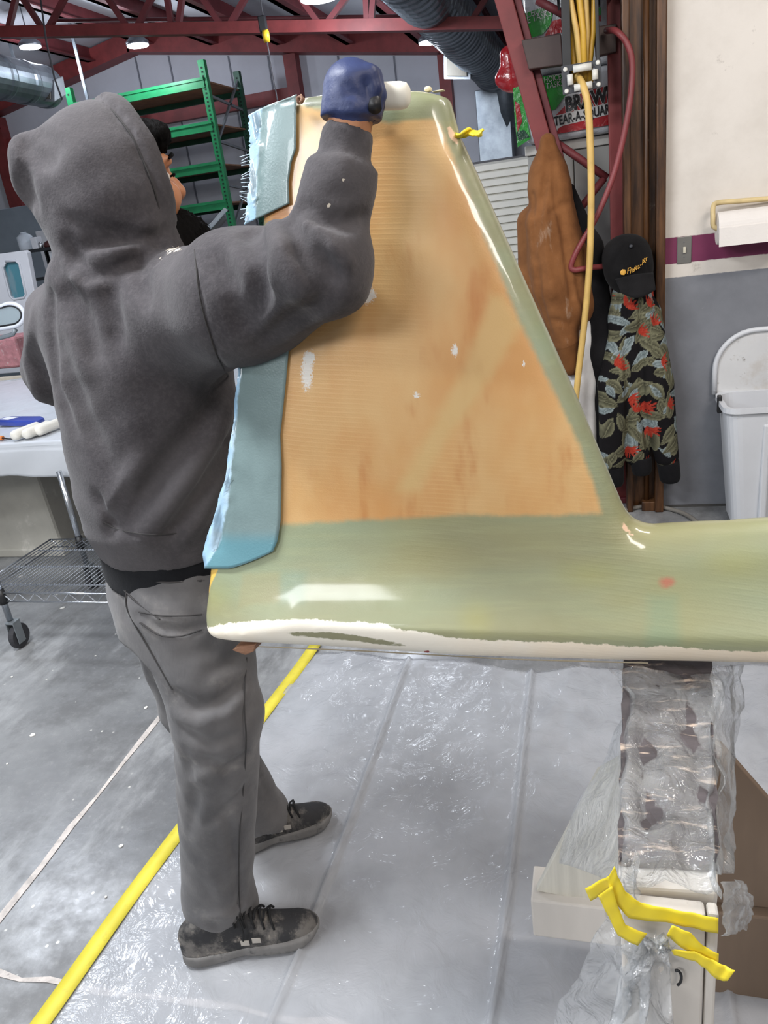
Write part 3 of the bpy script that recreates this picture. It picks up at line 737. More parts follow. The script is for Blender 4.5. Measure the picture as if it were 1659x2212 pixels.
for x in (cx0, cx1):
    for dz in (0, -.04): MB().tube([(x, fy, SZ + dz), (x, by, SZ + dz)], .0042, 6).build('end_rail', M_chr, cart, smooth=True)
for i, y in enumerate(np.linspace(fy + .1, by - .1, 3)):
    MB().tube([(cx0, y, SZ - .014), (cx1, y, SZ - .014)], .0038, 6).build('stringer', M_chr, cart)
for i in range(40):
    x = cx0 + .012 + i * (cx1 - cx0 - .024) / 39
    MB().tube([(x, fy, SZ - .006), (x, by, SZ - .006)], .0023, 5).build('wire', M_chr, cart)
for x in (cx0 + .165, cx1 + .05):
    for y in (fy - .0, by):
        MB().tube([(x, y, .14), (x, y, .62)], .0135, 12).build('post', M_chr, cart, smooth=True)
        MB().tube([(x, y, SZ - .05), (x, y, SZ + .015)], [.02, .017], 12).build('collar', M_blk, cart, smooth=True)
        k = MB().box((x - .012, y - .022, .03), (x - .008, y + .022, .13)).box((x + .026, y - .022, .03), (x + .030, y + .022, .13)).box((x - .012, y - .022, .125), (x + .03, y + .022, .135)).build('caster_fork', M_grey, cart, bev=.003)
        MB().lathe([(.02, -.013), (.05, -.013), (.056, -.006), (.056, .006), (.05, .013), (.02, .013)], (x + .009, y + .01, .056), 22, ax=(1, 0, 0)).build('wheel', M_tire, k, smooth=False)
# ================================================================== RIGHT SIDE: cabinet, packs, louvre, reel, hoses
M_cab = mat('grey_cabinet_steel', C(158, 156, 152), .5, var=.06, vs=2)
YB = 4.28
ca, cb = aty(1138, 312, YB), aty(1345, 280, YB); cz = (ca[2] + cb[2]) / 2 - .01
cab = empty('storage_cabinet', ((ca[0] + .12) / 2, YB + .25, 0), 'tall grey steel cabinet behind the hanging coats', 'cabinet')
MB().box((ca[0], YB, .02), (.125, YB + .5, cz)).build('body', M_cab, cab, bev=.006)
MB().box((ca[0] + .01, YB - .018, .06), (-.09, YB, cz - .05)).build('door', M_cab, cab, bev=.004)
MB().box((-.085, YB - .018, .06), (.115, YB, cz - .05)).build('door', M_cab, cab, bev=.004)
MB().box((ca[0] - .01, YB - .02, cz - .045), (.125, YB + .5, cz)).build('top_panel', mat('pale_cabinet_top', C(196, 192, 186), .5), cab, bev=.004)
MB().box((ca[0] + .02, YB + .02, 0), (.1, YB + .45, .03)).build('plinth', M_base, cab)
# towel packs
M_pack = NT('clear_printed_wrap'); M_pack.set(Base_Color=M_pack.mix(M_pack.ramp(M_pack.noise(9, 4), .4, .6), C(176, 178, 182), C(214, 216, 220)), Roughness=.18, Coat_Weight=.6); M_pack.bump(M_pack.noise(26, 4, .6, dist=1.), .5, .01); M_pack = M_pack.m
def gloss(n, c, v=.2):
    t = NT(n); t.set(Base_Color=t.mix(t.ramp(t.noise(16, 4), .3, .7), tuple(x * (1 - v) for x in c), tuple(min(1, x * (1 + v)) for x in c)), Roughness=.2, Coat_Weight=.5); t.bump(t.noise(30, 4, .6, dist=1.), .35, .008); return t.m
M_pg = gloss('green_print', C(44, 150, 52)); M_pr = gloss('red_print', C(166, 28, 36)); M_pb = gloss('black_print', C(24, 22, 24)); M_pw = gloss('white_print', C(208, 206, 204), .06); M_pdg = gloss('dark_green_print', C(20, 66, 44))
yf = YB - .10   # printed front faces of the packs
def patch(name, px, m, par, y, th=.004):
    MB().prism([aty(u, v, y) for u, v in px], (0, th, 0)).build(name, m, par)
def pack(name, label, lo, hi):
    o = empty(name, ((lo[0] + hi[0]) / 2, (lo[1] + hi[1]) / 2, lo[2]), label, 'towel pack', 'paper towel packs on the cabinet')
    c_ = (np.array(lo) + hi) / 2; h = (np.array(hi) - lo) / 2
    V_ = Vol(np.array(lo) - .02, np.array(hi) + .02, .016); V_.F = rbox(V_.P, c_, h, .035)
    V_.build('wrap', M_pack, o, 1); return o
pz0 = cz + .002
zl = aty(1250, 148, yf)[2]
pkA = pack('towel_pack', 'red and green wrapped paper towel pack sitting on the grey cabinet', (ca[0] - .0, yf + .008, pz0), (.12, YB + .36, zl))
patch('red_print', [(1182, 293), (1316, 270), (1316, 184), (1266, 196), (1236, 212), (1200, 250), (1186, 268)], M_pr, pkA, yf)
patch('green_print', [(1152, 168), (1214, 160), (1222, 205), (1200, 236), (1172, 244)], M_pg, pkA, yf)
patch('white_banner', [(1194, 288), (1192, 256), (1198, 250), (1316, 222), (1316, 247), (1215, 272), (1205, 278), (1202, 288)], M_pw, pkA, yf - .003)
patch('side_print', [(1108, 190), (1124, 186), (1146, 300), (1118, 318), (1112, 260)], M_pg, pkA, yf - .002)
patch('side_red', [(1112, 218), (1122, 226), (1128, 262), (1118, 285)], M_pr, pkA, yf - .005)
patch('side_foot', [(1116, 286), (1132, 280), (1144, 296), (1120, 304)], M_pdg, pkA, yf - .005)
def word(s, u, v, y, size, m, par, u2, v2, sx=1., shear=0., nm='lettering', bold=0.):
    a, b = aty(u, v, y), aty(u2, v2, y); return text_obj(nm, s, size, m, par, a, b - a, (0, 0, 1), .002, shear, sx, 'LEFT', bold)
word('BRAWNY', 1222, 241, yf - .006, .085, M_pw, pkA, 1310, 219, .78, bold=.0065)
word('BRAWNY', 1222, 241, yf - .008, .085, M_pb, pkA, 1310, 219, .78, bold=.004)
word('TEAR-A-SQUARE', 1198, 272, yf - .006, .056, M_pb, pkA, 1310, 246, .66, bold=.0015)
word('E CHOICES', 1157, 183, yf - .003, .034, M_pw, pkA, 1210, 172, .78)
word('RE TASKS', 1161, 196, yf - .003, .034, M_pw, pkA, 1210, 186, .85)
zu0 = zl + .004
pkB = pack('towel_pack', 'upper green wrapped paper towel pack above the red one', (ca[0] + .0, yf + .01, zu0), (.12, YB + .36, zu0 + .42))
patch('green_print', [(1124, 32), (1172, 16), (1194, 26), (1188, 55), (1172, 74), (1134, 86)], M_pg, pkB, yf)
patch('red_print', [(1194, 45), (1212, 40), (1214, 70), (1176, 78)], M_pr, pkB, yf)
word('E CHOICES', 1128, 43, yf - .003, .038, M_pw, pkB, 1172, 27, .74)
word('RE TASKS', 1131, 54, yf - .003, .038, M_pw, pkB, 1172, 40, .8)
patch('corner_black', [(1284, -20), (1297, -22), (1296, 15), (1284, 16)], M_pb, pkB, yf)
patch('corner_green', [(1284, 18), (1298, 16), (1298, 32), (1284, 34)], M_pg, pkB, yf)
patch('corner_red', [(1284, 35), (1298, 33), (1298, 46), (1284, 44)], M_pr, pkB, yf)
bag = Vol(aty(1072, 205, 4.4) - [.05, .05, .05], aty(1130, 90, 4.4) + [.08, .1, .05], .012)
bag.F = smin(rcone(bag.P, aty(1098, 120, 4.45), aty(1108, 175, 4.45), .045, .055), ellips(bag.P, aty(1094, 170, 4.45), (.06, .05, .05)), .03)
o = bag.build('towel_bag', M_pr); tag(o, 'crumpled red wrapped bag beside the red raking steel leg', 'bag')
# louvred unit
M_lv = mat('white_louvre', C(226, 224, 216), .45, var=.05); M_lvd = mat('dark_louvre_gap', C(92, 92, 96), .8)
YL = 4.9
l0, l1 = aty(985, 352, YL), aty(1147, 340, YL); lz1 = aty(1145, 340, YL)[2]; lz0 = aty(1145, 640, YL)[2]
lv = empty('louvre_unit', ((l0[0] + l1[0]) / 2, YL + .15, 0), 'white louvred equipment cover between the fin and the cabinet', 'louvre')
MB().box((l0[0], YL + .03, 0), (l1[0], YL + .4, lz1 + .02)).build('casing', M_lvd, lv, bev=.006)
MB().box((l1[0] - .012, YL - .012, .1), (l1[0] + .012, YL + .05, lz1 + .02)).build('side_rail', M_cab, lv, bev=.003)
MB().box((l0[0] - .02, YL - .012, .1), (l0[0], YL + .05, lz1 + .02)).build('side_rail', M_cab, lv, bev=.003)
z = lz1
while z > .12:
    MB().hexa([(l0[0], YL, z - .036), (l1[0] - .012, YL, z - .036), (l1[0] - .012, YL + .022, z - .04), (l0[0], YL + .022, z - .04), (l0[0], YL, z - .006), (l1[0] - .012, YL, z - .006), (l1[0] - .012, YL + .03, z + .008), (l0[0], YL + .03, z + .008)]).build('slat', M_lv, lv)
    z -= .0425
# hose reel
YH = 3.66
reel = empty('hose_reel', aty(1255, -60, YH + .1), 'black hose reel with yellow hose and a white roller guide', 'hose reel')
M_hose = mat('pale_yellow_hose', C(214, 178, 104), .45, var=.12, vs=9); M_hosey = mat('yellow_hose', C(210, 164, 56), .42, var=.12, vs=9); M_hosed = mat('dull_yellow_hose', C(150, 128, 56), .5, var=.15)
dc = aty(1258, -150, YH + .14)
MB().lathe([(.03, -.1), (.13, -.095), (.13, .095), (.03, .1)], dc, 24, ax=(1, 0, 0)).build('drum', M_blk, reel, smooth=False)
for s in (-1, 1): MB().lathe([(.02, s * .098), (.25, s * .1), (.255, s * .106), (.02, s * .11)][::s], dc, 28, ax=(1, 0, 0)).build('flange', M_blk, reel)
for ua, ub, va in ((1210, 1229, 175), (1283, 1291, 150)):
    a, b = aty(ua, -60, YH), aty(ub, -60, YH); c_, d = aty(ub + 6, va, YH), aty(ua + 6, va, YH)
    MB().prism([a, b, c_, d], (0, .14, 0)).build('side_plate', M_blk, reel, bev=.003)
mp0, mp1 = aty(1128, 80, 3.86), aty(1325, 128, 3.86)
M_brn = mat('dark_brown_steel', C(66, 48, 44), .5, var=.2)
MB().prism([aty(1126, 86, 3.84), aty(1212, 72, 3.84), aty(1216, 140, 3.84), aty(1142, 150, 3.84)], (0, .05, 0)).build('mount_plate', M_brn, reel, bev=.004)
MB().prism([aty(1283, 58, 3.84), aty(1332, 50, 3.84), aty(1332, 112, 3.84), aty(1286, 122, 3.84)], (0, .05, 0)).build('mount_plate', M_brn, reel, bev=.004)
# guide plate with a real opening
M_gp = mat('dark_guide_plate', C(56, 58, 64), .5)
G = [aty(u, v, YH - .02) for u, v in [(1212, 143), (1298, 128), (1300, 188), (1216, 205)]]
gw = lambda s, t: G[0] * (1 - s) * (1 - t) + G[1] * s * (1 - t) + G[2] * s * t + G[3] * (1 - s) * t
for (s0, t0, s1, t1) in [(0, 0, 1, .22), (0, .8, 1, 1), (0, .22, .2, .8), (.84, .22, 1, .8)]:
    MB().prism([gw(s0, t0), gw(s1, t0), gw(s1, t1), gw(s0, t1)], (0, .012, 0)).build('guide_plate', M_gp, reel)
M_nyl = mat('white_nylon_roller', C(226, 224, 216), .4, var=.05)
for (a, b, r) in [((.3, .2), (.76, .2), .014), ((.3, .86), (.76, .86), .014), ((.21, .36), (.21, .72), .012), ((.84, .34), (.84, .7), .012)]:
    MB().tube([gw(*a) - [0, .016, 0], gw(*b) - [0, .016, 0]], r, 12).build('guide_roller', M_nyl, reel, smooth=True)
for a in [(.1, .14), (.92, .1), (.1, .9), (.92, .88)]:
    MB().lathe([(.009, 0), (.009, .004), (.006, .007)], gw(*a), 10, ax=(0, -1, 0)).build('bolt', M_nyl, reel)
for i, (ua, ub, yy, m) in enumerate([(1222, 1238, .09, M_hosed), (1229, 1240, .05, M_hosey), (1243, 1248, .09, M_hosed), (1232, 1254, .02, M_hose), (1252, 1262, .01, M_hosey), (1262, 1263, .06, M_hosey), (1265, 1264, .03, M_hose), (1275, 1270, .09, M_hosed), (1284, 1273, .05, M_hosey), (1247, 1258, .07, M_hosed)]):
    MB().tube([aty(ua - 6, -120, YH + yy), aty(ua, 0, YH + yy), aty((ua + ub) / 2 + 3, 70, YH + yy), aty(ub, 140, YH + yy), aty(ub + 2, 178, YH + .04)], .0125, 8).build('hose_wrap', m, reel, smooth=True)
hp = spline([aty(1248, 164, YH + .01), aty(1262, 192, YH - .05), aty(1272, 250, YH - .06), aty(1277, 400, YH - .06), aty(1274, 560, YH - .06), aty(1262, 700, YH - .06), aty(1248, 820, YH - .06), aty(1238, 930, YH - .05), aty(1232, 1010, YH - .03), atz(1245, 1100, .015)])
tag(MB().tube(hp, .0145, 10).build('yellow_hose', M_hose, smooth=True), 'long pale yellow hose hanging from the reel to the floor', 'hose')
M_rh = mat('dusty_red_hose', C(128, 56, 58), .5, var=.12)
hp = spline([aty(1310, 66, 3.80), aty(1332, 68, 3.70), aty(1356, 98, 3.68), aty(1366, 150, 3.68), aty(1356, 250, 3.67), aty(1328, 370, 3.66), aty(1290, 465, 3.64), aty(1250, 535, 3.62), aty(1234, 572, 3.62), aty(1240, 583, 3.62), aty(1262, 580, 3.63), aty(1312, 574, 3.7)])
tag(MB().tube(hp, .0125, 10).build('red_hose', M_rh, smooth=True), 'dusty red hose looping down beside the brown column', 'hose')
hp = spline([aty(1335, 1096, 3.72) * [1, 1, 0] + [0, 0, .012], atz(1400, 1093, .012), atz(1460, 1103, .012), atz(1498, 1122, .012), atz(1508, 1142, .012), atz(1490, 1160, .012), atz(1400, 1175, .012), atz(1300, 1150, .012), atz(1310, 1105, .012)])
tag(MB().tube(hp, .011, 8).build('floor_cable', mat('grey_cable', C(120, 116, 110), .6), smooth=True), 'grey cable coiled on the floor at the brown column', 'cable')

# ================================================================== GARMENTS ON THE COLUMN
M_coat = fabric('brown_duck_canvas', C(112, 72, 42), C(138, 92, 56), dust=C(190, 170, 150)); M_coatd = fabric('dark_brown_rib', C(92, 58, 32), C(112, 72, 40))
M_black = fabric('black_cloth', C(16, 16, 18), C(28, 27, 29)); M_wcloth = fabric('white_cloth', C(196, 194, 194), C(216, 214, 212))
YG = 3.74
def Y(u, v, dy=0): return aty(u, v, YG + dy)
coat = empty('work_coat', Y(1210, 800), 'brown canvas work coat hanging from the red column', 'coat')
V_ = Vol(Y(1110, 830) - [.02, .22, 0], Y(1300, 280) + [.0, .17, .03], .008); P_ = V_.P
F_ = rcone(P_, Y(1183, 306), Y(1186, 400), .035, .075)
F_ = csmin(F_, P_, Y(1184, 380), Y(1205, 560), .08, .13, .06)
F_ = csmin(F_, P_, Y(1205, 560), Y(1228, 660), .13, .125, .05)
F_ = csmin(F_, P_, Y(1172, 480, -.07), Y(1192, 620, -.08), .075, .082, .03)
F_ = csmin(F_, P_, Y(1192, 620, -.08), Y(1222, 735, -.07), .08, .062, .03)
F_ = csmin(F_, P_, Y(1150, 480, .03), Y(1143, 600, .03), .07, .05, .03)
F_ = csmin(F_, P_, Y(1143, 600, .03), Y(1200, 770, .0), .055, .05, .03)
V_.F = F_
for l, a in [([(1185, 300), (1180, 380), (1165, 470), (1152, 560)], .012), ([(1192, 310), (1200, 420), (1215, 500)], .012), ([(1212, 440), (1222, 540), (1235, 640)], .014), ([(1160, 560), (1165, 640), (1190, 720)], .012), ([(1178, 430), (1182, 560), (1195, 640)], -.008), ([(1240, 560), (1255, 640), (1270, 680)], .01), ([(1150, 420), (1155, 520)], .01), ([(1180, 465), (1225, 440)], .006), ([(1195, 690), (1230, 700)], .005)]:
    V_.fold(l, a * 2.2, .012)
V_.build('body', M_coat, coat, 1)
V_ = Vol(Y(1190, 820, -.15), Y(1265, 720, .04), .006); V_.F = np.maximum(rcone(V_.P, Y(1224, 738, -.07), Y(1232, 790, -.07), .058, .05), 0 * V_.P[..., 0] - 1)
V_.build('cuff', M_coatd, coat)
bc = empty('black_coat', Y(1280, 1050, .05), 'long black coat hanging behind the brown canvas coat', 'coat')
V_ = Vol(Y(1205, 1080) - [.05, .1, 0], Y(1345, 370) + [0, .2, .02], .01); P_ = V_.P
V_.F = smin(smin(rcone(P_, Y(1228, 410, .04), Y(1262, 540, .04), .03, .075), rcone(P_, Y(1262, 540, .04), Y(1298, 760, .03), .08, .085), .04), rcone(P_, Y(1298, 760, .03), Y(1305, 1030, .03), .085, .07), .04)
V_.fold([(1275, 640), (1285, 900), (1290, 1030)], .015, .02); V_.build('body', M_black, bc, 1)
wc = empty('white_cloth', Y(1265, 940, .02), 'white cloth hanging below the brown coat', 'cloth')
V_ = Vol(Y(1200, 1010) - [.02, .12, 0], Y(1310, 670) + [0, .16, .02], .008); P_ = V_.P
V_.F = smin(rcone(P_, Y(1262, 700, .0), Y(1256, 830, .0), .055, .075), rcone(P_, Y(1256, 830), Y(1262, 970, .0), .075, .065), .03)
V_.fold([(1268, 720), (1272, 860), (1270, 960)], .012, .014); V_.build('drape', M_wcloth, wc, 1)
# floral hoodie: three hanging lobes
fh = empty('floral_hoodie', Y(1380, 1000, .0), 'black hoodie with grey leaf and orange flower print below the cap', 'hoodie')
V_ = Vol(Y(1280, 1060) - [.03, .17, .02], Y(1480, 555) + [.0, .12, .0], .0048); P_ = V_.P
F_ = rcone(P_, Y(1366, 575, -.03), Y(1366, 680, -.04), .07, .105)
F_ = csmin(F_, P_, Y(1352, 690, -.05), Y(1330, 830, -.06), .062, .08, .035)
F_ = csmin(F_, P_, Y(1330, 830, -.06), Y(1322, 995, -.06), .08, .058, .02)
F_ = csmin(F_, P_, Y(1370, 690, -.05), Y(1376, 980, -.04), .07, .062, .012)
F_ = csmin(F_, P_, Y(1398, 680, -.05), Y(1414, 830, -.06), .062, .083, .03)
F_ = csmin(F_, P_, Y(1414, 830, -.06), Y(1440, 985, -.06), .083, .055, .012)
V_.F = F_
for l, a in [([(1346, 640), (1350, 700), (1354, 800), (1356, 900), (1354, 990)], .02), ([(1384, 660), (1384, 760), (1388, 880), (1398, 970)], .022), ([(1325, 780), (1312, 880), (1312, 960)], .008), ([(1408, 740), (1425, 860), (1440, 940)], .008), ([(1366, 760), (1370, 900)], .01), ([(1335, 620), (1325, 690)], .012), ([(1410, 620), (1418, 700)], .01)]:
    V_.fold(l, a, .012)
hood = V_.build('body', None, fh, 1)
def leaf_print(V):
    X = V[:, 0] + .6 * (V[:, 1] - YG); Z = V[:, 2]; n = len(V); col_ = np.tile(np.array(C(20, 18, 20)), (n, 1)); r = np.random.default_rng(12)
    x0_, x1_, z0_, z1_ = X.min(), X.max(), Z.min(), Z.max()
    def blade(cx, cz, a, L, w, base, edge, bend):
        dx, dz = X - cx, Z - cz; s = dx * math.cos(a) + dz * math.sin(a); t = -dx * math.sin(a) + dz * math.cos(a) - bend * (s / L) ** 2 * L
        q = s / L; m = (q > 0) & (q < 1); ww = w * np.sin(np.pi * np.clip(q, 0, 1) ** .8); h = np.abs(t) / (ww + 1e-6); m &= h < 1
        k = np.clip(h[m], 0, 1)[:, None]; rib = (.5 + .5 * np.sin(s[m] * 900 + np.abs(t[m]) * 900))[:, None] * .35
        c_ = np.array(base) * (1 - k) + np.array(edge) * k; c_ = c_ * (1 - rib * .6); c_[h[m] < .1] = np.array(edge) * .8; col_[m] = c_
    N = int((x1_ - x0_) * (z1_ - z0_) * 430)
    for i in range(N):
        cx, cz = r.uniform(x0_ - .02, x1_), r.uniform(z0_ - .02, z1_); a = r.uniform(0, 6.283)
        if r.random() < .55: blade(cx, cz, a, r.uniform(.07, .13), r.uniform(.018, .032), C(54, 52, 42), C(128, 126, 100), r.uniform(-.3, .3))
        else: blade(cx, cz, a, r.uniform(.06, .10), r.uniform(.012, .02), C(84, 96, 98), C(160, 172, 172), r.uniform(-.2, .2))
    for i in range(int(N * .13)):
        cx, cz, a = r.uniform(x0_, x1_), r.uniform(z0_, z1_), r.uniform(-1, 1.2); 
        for k in range(5): blade(cx, cz, a + (k - 2) * .42, r.uniform(.045, .062), .0055, C(150, 44, 32), C(188, 68, 50), 0)
    return col_
me = hood.data; VV = np.array([v.co[:] for v in me.vertices]) + wloc(hood)
attr_col(hood, 'print', leaf_print(VV))
t = NT('leaf_print_fabric'); a_ = t.n('Attribute', attribute_name='print'); t.set(Base_Color=a_.outputs['Color'], Roughness=.9, Specular_IOR_Level=.2); t.bump(t.noise(180, 2), .2, .002); me.materials.append(t.m)
for u0, v0, u1, v1, r0 in [(1322, 1000, 1324, 1036, .056), (1384, 985, 1386, 1012, .05), (1442, 990, 1447, 1028, .052)]:
    V_ = Vol(Y(u0 - 30, v1 + 30, -.15), Y(u0 + 36, v0 - 30, .06), .007); V_.F = np.maximum(rcone(V_.P, Y(u0, v0, -.055), Y(u1, v1, -.055), r0, r0 * .95), V_.P[..., 2] - Y(u0, v0 - 6)[2]); V_.F = np.maximum(V_.F, Y(u1, v1 + 4)[2] - V_.P[..., 2]); V_.build('cuff', M_black, fh, 1)
# cap
cp = empty('baseball_cap', Y(1362, 640, -.1), 'black baseball cap with gold lettering hanging above the floral hoodie', 'cap')
M_cap = fabric('black_cap_cloth', C(18, 17, 18), C(30, 29, 30))
V_ = Vol(Y(1300, 660, -.1) - [.02, .12, .02], Y(1425, 505, -.1) + [.02, .14, .03], .005); P_ = V_.P
cc_ = Y(1357, 575, -.07)
R_ = np.array([[.96, 0, .27], [0, 1, 0], [-.27, 0, .96]])
V_.F = smin(ellips(P_, cc_ + [0, 0, -.005], (.105, .10, .118), R_), ellips(P_, Y(1352, 545, -.06), (.095, .09, .075)), .04)
for l in ([(1362, 520), (1368, 560), (1372, 600)], [(1356, 520), (1330, 560), (1318, 590)], [(1370, 520), (1392, 560), (1402, 590)]): V_.fold(l, .004, .006)
V_.build('crown', M_cap, cp)
bz_ = [(1318, 606), (1335, 596), (1360, 598), (1390, 590), (1410, 588), (1416, 618), (1410, 632), (1385, 640), (1355, 642), (1340, 632)]
P = []
for s in np.linspace(0, 1, 16):
    row = []
    for q in np.linspace(0, 1, 8):
        ua, va = 1330 + 80 * s, 604 - 14 * s - 3 * math.sin(3.14 * s); ub, vb = 1341 + 75 * s, 628 - 3 * s + 17 * math.sin(3.14 * (s * .9 + .08))
        row.append(Y(ua + (ub - ua) * q, va + (vb - va) * q, -.155 - .05 * q - .025 * math.sin(3.14 * s)))
    P.append(row)
V, F = solid_sheet(np.array(P), -.006); mesh_obj('brim', V, F, M_cap, cp, smooth=True)
MB().lathe([(.008, 0), (.007, .005), (.003, .007)], Y(1363, 532, -.155), 10, ax=(0, -1, .5)).build('top_button', M_gp, cp)
M_gold = mat('gold_thread', C(214, 160, 60), .6)
chars = 'Fluwia-Air'
cu_ = [(1353, 592), (1360, 591), (1363.5, 589), (1368, 587), (1374, 584.5), (1377.5, 582), (1383, 577), (1387, 573), (1392.5, 568), (1395, 565)]
for ch, (u, v) in zip(chars, cu_):
    i = chars.index(ch); yo = -.178 + .0000035 * (u - 1368) ** 2 * 10
    a = aty(u, v, YG + yo); b = aty(u + 8, v - (2.2 if u < 1368 else 6), YG + yo)
    text_obj('embroidery', ch, .034 if ch == 'F' else .028, M_gold, cp, a, b - a, (.15, 0, 1), .003, .35)
MB().lathe([(.013, 0), (.013, .003), (.007, .005)], aty(1346, 588, YG - .178), 6, ax=(0, -1, .1)).build('emblem', M_gold, cp)

# ================================================================== ON THE WALL: switch, towel holder, bin
M_plate = mat('grey_steel_plate', C(126, 124, 120), .4, metal=.5, var=.08)
sw = empty('light_switch', aty(1478, 575, YR), 'grey metal light switch plate on the maroon band', 'light switch')
a, b = aty(1462, 570, YR), aty(1494, 509, YR)
MB().box((a[0], YR - .007, a[2]), (b[0], YR - .001, b[2])).build('plate', M_plate, sw, bev=.002)
p = aty(1478, 539, YR); MB().box(p + [-.006, -.016, -.014], p + [.006, -.006, .012]).build('toggle', mat('ivory_toggle', C(206, 200, 182), .4), sw, bev=.002)
for v in (523, 555): MB().lathe([(.004, 0), (.003, .002)], aty(1478, v, YR - .007), 8, ax=(0, -1, 0)).build('screw', M_sil, sw)
th = empty('towel_holder', aty(1600, 440, YR), 'cream painted rod holder with a white paper towel roll on the wall', 'towel holder')
M_cream = mat('chipped_cream_paint', C(212, 190, 140), .5, var=.1, col2=C(140, 108, 70), c2=(.66, .76), vs=14)
yr = YR - .10
pr_ = spline([aty(1720, 424, YR - .02), aty(1650, 430, YR - .04), aty(1600, 434, YR - .05), aty(1552, 438, YR - .06), aty(1541, 446, YR - .08), aty(1540, 470, yr), aty(1541, 488, yr), aty(1550, 494, yr)], 6)
MB().tube(pr_, .0105, 10).build('rod', M_cream, th, smooth=True)
rc0 = aty(1548, 494, yr)
M_paper = mat('white_paper_towel', C(232, 226, 220), .9, var=.02, bump=.3, bs=120)
roll = empty('towel_roll', rc0 + [.14, 0, -.065], 'white paper towel roll hanging on the cream rod', 'paper roll')
MB().lathe([(.018, 0), (.064, .001), (.066, .006), (.066, .27), (.064, .275), (.018, .276)], rc0, 32, ax=(1, 0, 0)).build('roll', M_paper, roll, smooth=False)
MB().box((rc0[0] + .002, yr - .068, rc0[2] - .07), (rc0[0] + .272, yr - .0655, rc0[2] + .005)).build('loose_sheet', M_paper, roll)
# tall bin
def bin_mat():
    t = NT('stained_white_plastic'); c = t.mix(t.ramp(t.noise(3, 5), .3, .7), C(206, 206, 206), C(222, 222, 222)); c = t.mix(t.math('MULTIPLY', t.ramp(t.noise(17, 6, .7), .62, .72), .8), c, C(96, 82, 66)); c = t.mix(t.math('MULTIPLY', t.ramp(t.noise(6, 5, .7), .5, .7), .35), c, C(170, 156, 138)); t.set(Base_Color=c, Roughness=.45); return t.m
M_bin = bin_mat(); M_bino = mat('white_bin_plastic', C(214, 216, 220), .42, var=.04, vs=3, col2=C(176, 172, 166), c2=(.68, .8))
b0 = aty(1581, 1122, 3.52); zr = aty(1568, 892, 3.50)[2]; xl = aty(1566, 892, 3.52)[0]; zb = aty(1650, 712, 3.75)[2]
bn = empty('waste_bin', (b0[0] + .22, 3.6, 0), 'tall white open plastic bin against the grey wall', 'bin')
def rrect(x0, x1, y0, y1, r, z, n=5):
    out = []
    for cx, cy, a0 in ((x1 - r, y1 - r, 0), (x0 + r, y1 - r, 90), (x0 + r, y0 + r, 180), (x1 - r, y0 + r, 270)):
        for k in range(n + 1):
            a = math.radians(a0 + 90 * k / n); out.append((cx + r * math.cos(a), cy + r * math.sin(a), z))
    return out
W_ = .44
rings = [rrect(b0[0] + .03, b0[0] + W_ - .03, 3.50, 3.72, .04, .004), rrect(b0[0], b0[0] + W_, 3.485, 3.735, .05, .02), rrect(xl - .0, xl + W_ + .09, 3.46, 3.755, .06, zr), rrect(xl - .015, xl + W_ + .105, 3.445, 3.77, .065, zr + .005), rrect(xl - .015, xl + W_ + .105, 3.445, 3.77, .065, zr + .028), rrect(xl + .008, xl + W_ + .08, 3.468, 3.747, .055, zr + .026), rrect(b0[0] + .02, b0[0] + W_ - .02, 3.51, 3.71, .05, .04)]
m = MB(); m.grid(np.array(rings), True); n_ = len(rings[0]); m.f.append(tuple(range(n_))[::-1]); m.f.append(tuple(6 * n_ + k for k in range(n_)))
m.build('bin_body', M_bino, bn, smooth=False)
hood_px = []
X0, X1 = xl - .013, xl + W_ + .1
ar_ = [(X0 + .17 * (1 - math.cos(a)), zb - .17 * (1 - math.sin(a)) ) for a in np.linspace(0, 1.5708, 10)]
arch = [(X0, zr + .02)] + ar_ + [(X0 + X1 - x, z) for x, z in ar_[::-1]] + [(X1, zr + .02)]
MB().prism([(x, 3.765, z) for x, z in arch], (0, .012, 0)).build('raised_back', M_bin, bn)
MB().tube([(x, 3.762, z) for x, z in arch], .012, 8).build('back_rim', M_bino, bn, smooth=True)
MB().box((X0 - .006, 3.60, zr - .03), (X0 + .012, 3.63, zr + .05)).build('handle', M_blk, bn, bev=.004)
for k in range(2): MB().box((b0[0] + .10 + .2 * k, 3.455, .05), (b0[0] + .13 + .2 * k, 3.485, zr - .05)).build('rib', M_bino, bn, bev=.008)
# ================================================================== COMPOSITE TAIL FIN
FP, FN = np.array([0, 1.0, .9]), unit([0, -1, .15])       # tilted face plane of the fin
def fp(u, v, off=0.): return atplane(u, v, FP + FN * off, FN)
def xz(px): return [tuple(fp(u, v)[[0, 2]]) for u, v in px]
left_px = [(567, 238), (560, 340), (553, 480), (538, 640), (522, 800), (508, 960), (494, 1090), (474, 1180), (441, 1232), (437, 1290), (433, 1350)]
left_e = np.array(xz(left_px)); right_e = np.array(xz([(962, 206), (985, 290), (1015, 355), (1118, 585), (1250, 880), (1330, 1070), (1352, 1120), (1372, 1145), (1405, 1157)]))
top_e = np.array(xz([(567, 238), (645, 208), (720, 197), (900, 192), (962, 206)]))
bot_px = [(433, 1350), (440, 1372), (462, 1386), (520, 1394), (700, 1403), (1000, 1424), (1330, 1434), (1659, 1441)]
be = xz(bot_px); bot_e = np.array(be + [(1.05, be[-1][1] + .005)])
boomtop = np.array(xz([(1405, 1157), (1659, 1143)])); boomtop = np.vstack([boomtop, [1.05, boomtop[1][1] + .01]])
outline = np.vstack([top_e, right_e[1:], boomtop[1:], bot_e[::-1], left_e[::-1][1:-1]])
